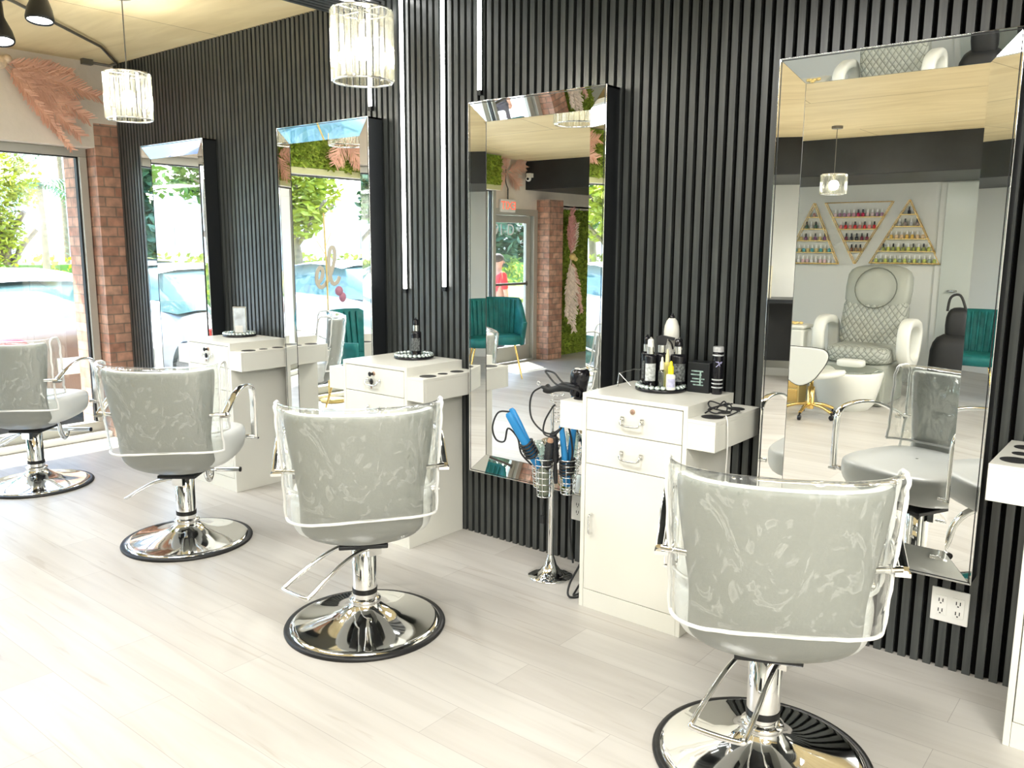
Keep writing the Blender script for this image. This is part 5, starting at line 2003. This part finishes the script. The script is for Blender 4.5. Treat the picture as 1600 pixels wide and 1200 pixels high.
def car(name, label, x, y, rz, paint, rear_paint=None):
    t = thing(name, label, 'car', (x, y, GZ), rz, group='cars in the parking lot')
    # local +x is toward the nose, origin under the middle
    secs = [(-2.25, 0.42, 0.60, 0.74), (-2.22, 0.30, 0.98, 0.84), (-1.6, 0.24, 1.04, 0.90), (-0.6, 0.22, 0.98, 0.92), (0.8, 0.22, 0.96, 0.92), (1.5, 0.24, 0.92, 0.90), (2.1, 0.28, 0.78, 0.82), (2.28, 0.40, 0.62, 0.70)]
    rows = []
    for (X, zb, zt, hw) in secs:
        row = []
        for (fy, fz) in ((-0.86, 0), (-1, 0.18), (-1, 0.55), (-0.95, 0.9), (-0.80, 1), (0, 1.03), (0.80, 1), (0.95, 0.9), (1, 0.55), (1, 0.18), (0.86, 0)):
            row.append((X, hw * fy, zb + (zt - zb) * fz))
        rows.append(row)
    b = MB()
    b.grid(rows)
    b.add(rows[0], [tuple(range(11))])
    b.add(rows[-1], [tuple(range(11))[::-1]])
    b.build('body', paint, t, subsurf=1)
    rows = []
    for (X, z, hw) in ((-1.75, 1.00, 0.70), (-1.0, 1.36, 0.62), (-0.4, 1.43, 0.62), (0.2, 1.40, 0.62), (1.15, 0.96, 0.74)):
        rows.append([(X, hw * 1.12 * fy if fz < 0.5 else hw * fy * 0.97, 0.93 + (z - 0.93) * fz) for (fy, fz) in ((-1.0, 0.0), (-0.98, 0.5), (-0.86, 0.95), (0, 1.0), (0.86, 0.95), (0.98, 0.5), (1.0, 0.0))])
    b = MB()
    b.grid(rows)
    b.build('cabin_glass', CARGL, t)
    b = MB()
    rows = [[(X, hw * fy, z + 0.012 - 0.05 * abs(fy) ** 3) for fy in (-1, -0.6, 0, 0.6, 1)] for (X, z, hw) in ((-1.12, 1.33, 0.60), (-0.8, 1.41, 0.61), (-0.4, 1.44, 0.62), (0.0, 1.43, 0.62), (0.28, 1.38, 0.60))]
    b.grid(rows)
    b.build('roof', paint, t)
    for sx in (-1.42, 1.42):
        for sy in (-1, 1):
            b = MB()
            rr2 = []
            for yy, rad in ((0.10, 0.10), (0.11, 0.30), (0.09, 0.33), (-0.09, 0.33), (-0.11, 0.30)):
                rr2.append([(sx + rad * math.cos(2 * PI * q / 24), sy * (0.80 + yy), 0.33 + rad * math.sin(2 * PI * q / 24)) for q in range(24)])
            b.grid(rr2, wrap=True)
            w_ = b.build('wheel', RUBBER, t)
            b = MB()
            b.add([(sx + 0.21 * math.cos(2 * PI * q / 20), sy * 0.915, 0.33 + 0.21 * math.sin(2 * PI * q / 20)) for q in range(20)], [tuple(range(20))])
            b.build('hub_cap', CHROMEB, w_)
    for sy in (-1, 1):
        b = MB()
        soft(b, -2.17, sy * 0.62, 0.86, 0.06, 0.16, 0.06)
        b.build('tail_lamp', mat('tail_red', (0.5, 0.02, 0.02), 0.2), t)
        b = MB()
        soft(b, 2.12, sy * 0.60, 0.68, 0.08, 0.15, 0.06)
        b.build('head_lamp', mat('lamp_clear', (0.8, 0.85, 0.88), 0.1), t)
    return t


carA = car('sedan', 'silver and white sedan, shade painted into its body, parked with its rear to the window at far left', -9.55, 0.18, R(0), mat('shaded_silver_car_paint', (0.20, 0.17, 0.15), 0.25, coat=0.5))  # darker body paint carries the shade on the car's rear
# the car stands nose away: rotate so that the tail faces the shop
carA.rotation_euler = (0, 0, R(180))
for o_ in bpy.data.objects:
    if o_.parent == carA and o_.name.startswith('roof'):
        o_.data.materials[0] = CARW
# emblem on its tail: ring with a caliper-like A inside
b = MB()
b.tube([(-2.262, 0.055 * math.cos(2 * PI * q / 24), 0.90 + 0.048 * math.sin(2 * PI * q / 24)) for q in range(24)], 0.007, 6, closed=True)
b.tube([(-2.262, -0.030, 0.865), (-2.262, -0.008, 0.940), (-2.262, 0.008, 0.940), (-2.262, 0.030, 0.865)], 0.007, 6)
b.tube([(-2.262, -0.020, 0.892), (-2.262, 0.020, 0.892)], 0.006, 6)
b.build('emblem', CHROMEB, carA)
b = MB()
b.box(-2.262, -2.24, -0.26, 0.26, 0.60, 0.74)
b.build('plate', WPLAST, carA)
car('sedan', 'white car parked nose-in before the middle of the shop window', -9.7, -2.75, R(2), CARW)
car('sedan', 'white car parked nose-in furthest along the shopfront, beside the door', -9.9, -5.6, R(-2), CARW)
car('sedan', 'dark blue car across the parking lot, nearer the hedge', -15.0, -4.2, R(80), CARB)
car('sedan', 'blue car across the lot seen through the glass door', -14.5, -10.2, R(95), mat('mid_blue_car_paint', (0.10, 0.22, 0.42), 0.2, coat=0.6))
car('sedan', 'pale car across the parking lot behind the palms', -17.5, 9.5, R(85), CARW)


def crown(b, c, rx, ry, rz_, n, seed, sz=0.12, mi=0, clumps=14):
    q = random.Random(seed)
    cs = [(c[0] + q.uniform(-rx, rx) * 0.65, c[1] + q.uniform(-ry, ry) * 0.65, c[2] + q.uniform(-rz_, rz_) * 0.65) for _ in range(clumps)]
    for _ in range(n):
        cc = q.choice(cs)
        v = Vector((q.gauss(0, 1), q.gauss(0, 1), q.gauss(0, 1))).normalized() * q.uniform(0.5, 1)
        p = Vector((cc[0] + v.x * rx * 0.38, cc[1] + v.y * ry * 0.38, cc[2] + v.z * rz_ * 0.38))
        d = Vector((q.uniform(-1, 1), q.uniform(-1, 1), q.uniform(-0.6, 0.6))).normalized()
        e = d.cross(Vector((q.uniform(-1, 1), q.uniform(-1, 1), 1))).normalized()
        s = sz * q.uniform(0.6, 1.4)
        b.add([p - d * s, p + e * s * 0.5, p + d * s, p - e * s * 0.5], [(0, 1, 2, 3)], mi)


def tree(x, y, h, rx, ry, rz_, leaf, label, n=2600, seed=1, sz=0.13):
    t = thing('leafy_tree', label, 'tree', (x, y, GZ))
    b = MB()
    q = random.Random(seed)
    b.tube(smooth_path([(0, 0, 0), (0.08, 0.05, h * 0.35), (-0.05, 0.1, h * 0.7), (0, 0, h)], 4), [0.16 - 0.007 * i for i in range(13)], 8)
    for k in range(7):
        a = q.uniform(0, 2 * PI)
        z0 = h * q.uniform(0.35, 0.8)
        b.tube(smooth_path([(0, 0.05, z0), (rx * 0.4 * math.cos(a), ry * 0.4 * math.sin(a), z0 + rz_ * 0.5), (rx * 0.8 * math.cos(a), ry * 0.8 * math.sin(a), z0 + rz_ * 0.8)], 4), 0.045, 6)
    b.build('trunk', BARK, t)
    b = MB()
    crown(b, (0, 0, h), rx, ry, rz_, n, seed, sz)
    b.build('crown', leaf, t)
    return t


def palm(x, y, h, label, seed):
    t = thing('palm_tree', label, 'palm tree', (x, y, GZ))
    b = MB()
    b.tube(smooth_path([(0, 0, 0), (0.05, 0, h * 0.5), (0, 0, h)], 6), [0.085 - 0.002 * i for i in range(13)], 10)
    b.build('trunk', BARK, t)
    b = MB()
    q = random.Random(seed)
    for k in range(16):
        a = 2 * PI * k / 16 + q.uniform(-0.15, 0.15)
        el = q.uniform(-0.3, 0.9)
        d = Vector((math.cos(a), math.sin(a), 0))
        sd = Vector((-math.sin(a), math.cos(a), 0))
        pts = [Vector((0, 0, h)) + d * (1.5 * s_) + Vector((0, 0, el * s_ * 1.2 - 1.5 * s_ * s_)) for s_ in (0, 0.2, 0.4, 0.6, 0.8, 1.0)]
        for i in range(5):
            for j in range(4):
                p = pts[i].lerp(pts[i + 1], j / 4)
                for s in (-1, 1):
                    tip = p + sd * s * 0.28 + d * 0.15 + Vector((0, 0, -0.18))
                    b.add([p, p + d * 0.045, tip], [(0, 1, 2)])
    b.build('fronds', LEAF3, t)
    return t


palm(-20.0, 5.03, 3.0, 'palm tree standing behind the yellow-green shrub, nearest of the palms', 1)
palm(-26.0, 8.06, 4.6, 'taller palm tree further back outside the left window', 2)
palm(-25.0, 3.0, 6.0, 'palm tree across the lot beyond the hedge', 3)
tree(-16.2, 2.75, 2.2, 0.75, 0.75, 1.3, LEAF1, 'yellow-green leafy tree outside the window at far left', 3000, 4, 0.055)
t = thing('round_shrub', 'bright green rounded shrub beyond the parked car', 'shrub', (-14.0, 2.15, GZ))
b = MB()
crown(b, (0, 0, 0.75), 0.8, 0.7, 0.75, 3600, 9, 0.045)
b.build('foliage', mat('fresh_green_leaf', (0.22, 0.36, 0.05), 0.6, var=0.4, scale=3), t)
b = MB()
b.tube([(0, 0, 0), (0, 0, 0.6)], 0.05, 8)
b.build('stem', BARK, t)
tree(-24.0, -7.0, 4.2, 3.0, 3.0, 1.9, LEAF2, 'broad green tree across the parking lot seen in the mirrors', 4200, 12, 0.16)
tree(-17.0, -3.6, 3.4, 1.8, 1.8, 1.5, LEAF3, 'blue-green tree across the lot behind the script sign', 3200, 13, 0.13)
tree(-24.0, -13.5, 4.0, 2.6, 2.6, 2.2, LEAF2, 'wide green tree seen through the upper glass door', 4200, 14, 0.16)
tree(-13.5, -1.2, 3.4, 1.9, 1.9, 1.1, LEAF2, 'spreading tree with thin branches reflected in the mirror nearest the window', 2200, 15, 0.10)
tree(-17.0, -15.6, 2.9, 2.6, 2.6, 1.9, LEAF3, 'blue-green tree seen through the glass door', 9500, 17, 0.17)
tree(-25.0, -24.0, 3.6, 3.0, 3.0, 2.2, LEAF2, 'dark green tree furthest along the lot beyond the door', 3200, 18, 0.16)
tree(-18.5, -10.9, 3.2, 1.6, 1.6, 1.5, LEAF1, 'yellowish tree at the far side of the lot', 2600, 16, 0.13)
t = thing('trimmed_hedge', 'long low green hedge bordering the far side of the parking lot', 'hedge', (-22.2, 0, GZ))
b = MB()
b.box(-0.35, 0.35, -26, 26, 0.0, 1.15)
b.build('hedge_core', LEAF2, t)
b = MB()
q = random.Random(4)
for _ in range(6000):
    y = q.uniform(-26, 26)
    z = q.uniform(0.05, 1.38)
    p = Vector((q.uniform(0.3, 0.5), y, z))
    s = 0.10
    d = Vector((q.uniform(0, 1), q.uniform(-1, 1), q.uniform(-1, 1))).normalized()
    e = d.cross(Vector((1, 0.2, 0.3))).normalized()
    b.add([p - d * s, p + e * s * 0.5, p + d * s, p - e * s * 0.5], [(0, 1, 2, 3)])
o = tag(b.build('leaves', LEAF1, t), kind='stuff')
t = thing('white_building', 'long white low building beyond the trees', 'building', (-40, 0, GZ))
b = MB()
b.box(-3, 3, -40, 45, 0, 3.6)
b.build('wall', BUILDW, t)
b = MB()
b.box(-3.2, 3.3, -40.3, 45.3, 3.6, 3.9)
b.build('roof', mat('pale_roof', (0.6, 0.62, 0.65), 0.6), t)
for k in range(14):
    b = MB()
    b.box(3.0, 3.05, -36 + 5.6 * k, -34.6 + 5.6 * k, 1.4, 2.4)
    b.build('window', mat('far_window', (0.45, 0.52, 0.56), 0.1), t)
t = thing('white_building', 'white building closing the far end of the lot seen past the door', 'building', (-30, -48, GZ))
b = MB()
b.box(-30, 26, -3, 3, 0, 3.8)
b.build('wall', BUILDW, t)
b = MB()
b.box(-30.3, 26.3, -3.3, 3.3, 3.8, 4.1)
b.build('roof', MATS['pale_roof'], t)

# ------------------------------------------------------------------ person in red outside the door


def person(x, y, rz):
    t = thing('person', 'bearded person in a red t-shirt standing outside the glass door', 'person', (x, y, GZ), rz)
    k = 0.90
    V = [(0, 0, 0.92, .13, .10), (0, 0, 1.12, .13, .095), (0, 0, 1.32, .155, .10), (0, 0, 1.46, .055, .055), (0, 0.01, 1.52, .052, .055), (0, 0.015, 1.60, .075, .092), (0, 0.0, 1.69, .07, .085),
         (.16, 0, 1.40, .055, .05), (.22, 0.01, 1.15, .042, .042), (.20, 0.12, 0.98, .034, .03), (.19, 0.17, 0.90, .03, .022),
         (-.16, 0, 1.40, .055, .05), (-.22, 0.01, 1.15, .042, .042), (-.21, 0.06, 0.92, .034, .03), (-.20, 0.08, 0.83, .03, .022),
         (.09, 0, 0.84, .085, .085), (.10, 0.01, 0.48, .058, .06), (.10, -0.01, 0.09, .04, .045), (.10, 0.12, 0.035, .04, .03),
         (-.09, 0, 0.84, .085, .085), (-.10, 0.01, 0.48, .058, .06), (-.10, -0.01, 0.09, .04, .045), (-.10, 0.12, 0.035, .04, .03)]
    E = [(0, 1), (1, 2), (2, 3), (3, 4), (4, 5), (5, 6), (2, 7), (7, 8), (8, 9), (9, 10), (2, 11), (11, 12), (12, 13), (13, 14), (0, 15), (15, 16), (16, 17), (17, 18), (0, 19), (19, 20), (20, 21), (21, 22)]

    def skin(name, idx, edges, m, grow=0.0, par=t):
        mp = {a: i for i, a in enumerate(idx)}
        me = bpy.data.meshes.new(name)
        me.from_pydata([tuple(c * k for c in V[a][:3]) for a in idx], [(mp[a], mp[c]) for a, c in edges], [])
        me.materials.append(m)
        o = bpy.data.objects.new(name, me)
        col.objects.link(o)
        o.parent = par
        md = o.modifiers.new('skin', 'SKIN')
        md.use_smooth_shade = True
        for i, a in enumerate(idx):
            sv = me.skin_vertices[0].data[i]
            sv.radius = ((V[a][3] + grow) * k, (V[a][4] + grow) * k)
            sv.use_root = (i == 0)
        o.modifiers.new('sub', 'SUBSURF').levels = 1
        return o
    body = skin('body', list(range(23)), E, SKIN)
    skin('red_t_shirt', [0, 1, 2, 7, 8, 11, 12], [(0, 1), (1, 2), (2, 7), (7, 8), (2, 11), (11, 12)], REDC, 0.014)
    skin('dark_trousers', [0, 15, 16, 17, 19, 20, 21], [(0, 15), (15, 16), (16, 17), (0, 19), (19, 20), (20, 21)], DARKC, 0.014)
    b = MB()
    b.sphere((0, -0.008 * k, 1.665 * k), 0.095 * k, 0, 16, (0.9, 1.1, 0.85))
    b.build('hair', HAIR, t)
    b = MB()
    b.sphere((0, 0.06 * k, 1.555 * k), 0.052 * k, 0, 12, (1.05, 0.7, 0.8))
    b.build('beard', HAIR, t)
    b = MB()
    for s in (-1, 1):
        b.sphere((s * 0.03 * k, 0.098 * k, 1.63 * k), 0.010 * k, 0, 8)
    b.build('eyes', BLACKG, t)
    b = MB()
    b.sphere((0, 0.112 * k, 1.60 * k), 0.014 * k, 0, 8, (0.8, 1.1, 1.4))
    b.build('nose', SKIN, t)
    # fingers
    for s, (hx, hy, hz) in ((1, V[10][:3]), (-1, V[14][:3])):
        b = MB()
        for q_, (ln, off) in enumerate(((0.060, -0.024), (0.072, -0.008), (0.068, 0.008), (0.052, 0.022))):
            b.tube([(hx * k, (hy + off) * k, (hz + 0.005) * k), ((hx - s * 0.006) * k, (hy + off * 1.1) * k, (hz - ln * 0.55) * k), ((hx - s * 0.018) * k, (hy + off) * k, (hz - ln) * k)], [0.0095, 0.009, 0.006], 8)
        b.tube([((hx - s * 0.01) * k, (hy + 0.02) * k, (hz + 0.03) * k), ((hx - s * 0.035) * k, (hy + 0.035) * k, (hz + 0.0) * k), ((hx - s * 0.04) * k, (hy + 0.03) * k, (hz - 0.025) * k)], [0.012, 0.010, 0.007], 8)
        b.build('fingers', SKIN, body)
    return t


person(-8.0, -6.62, R(-160))
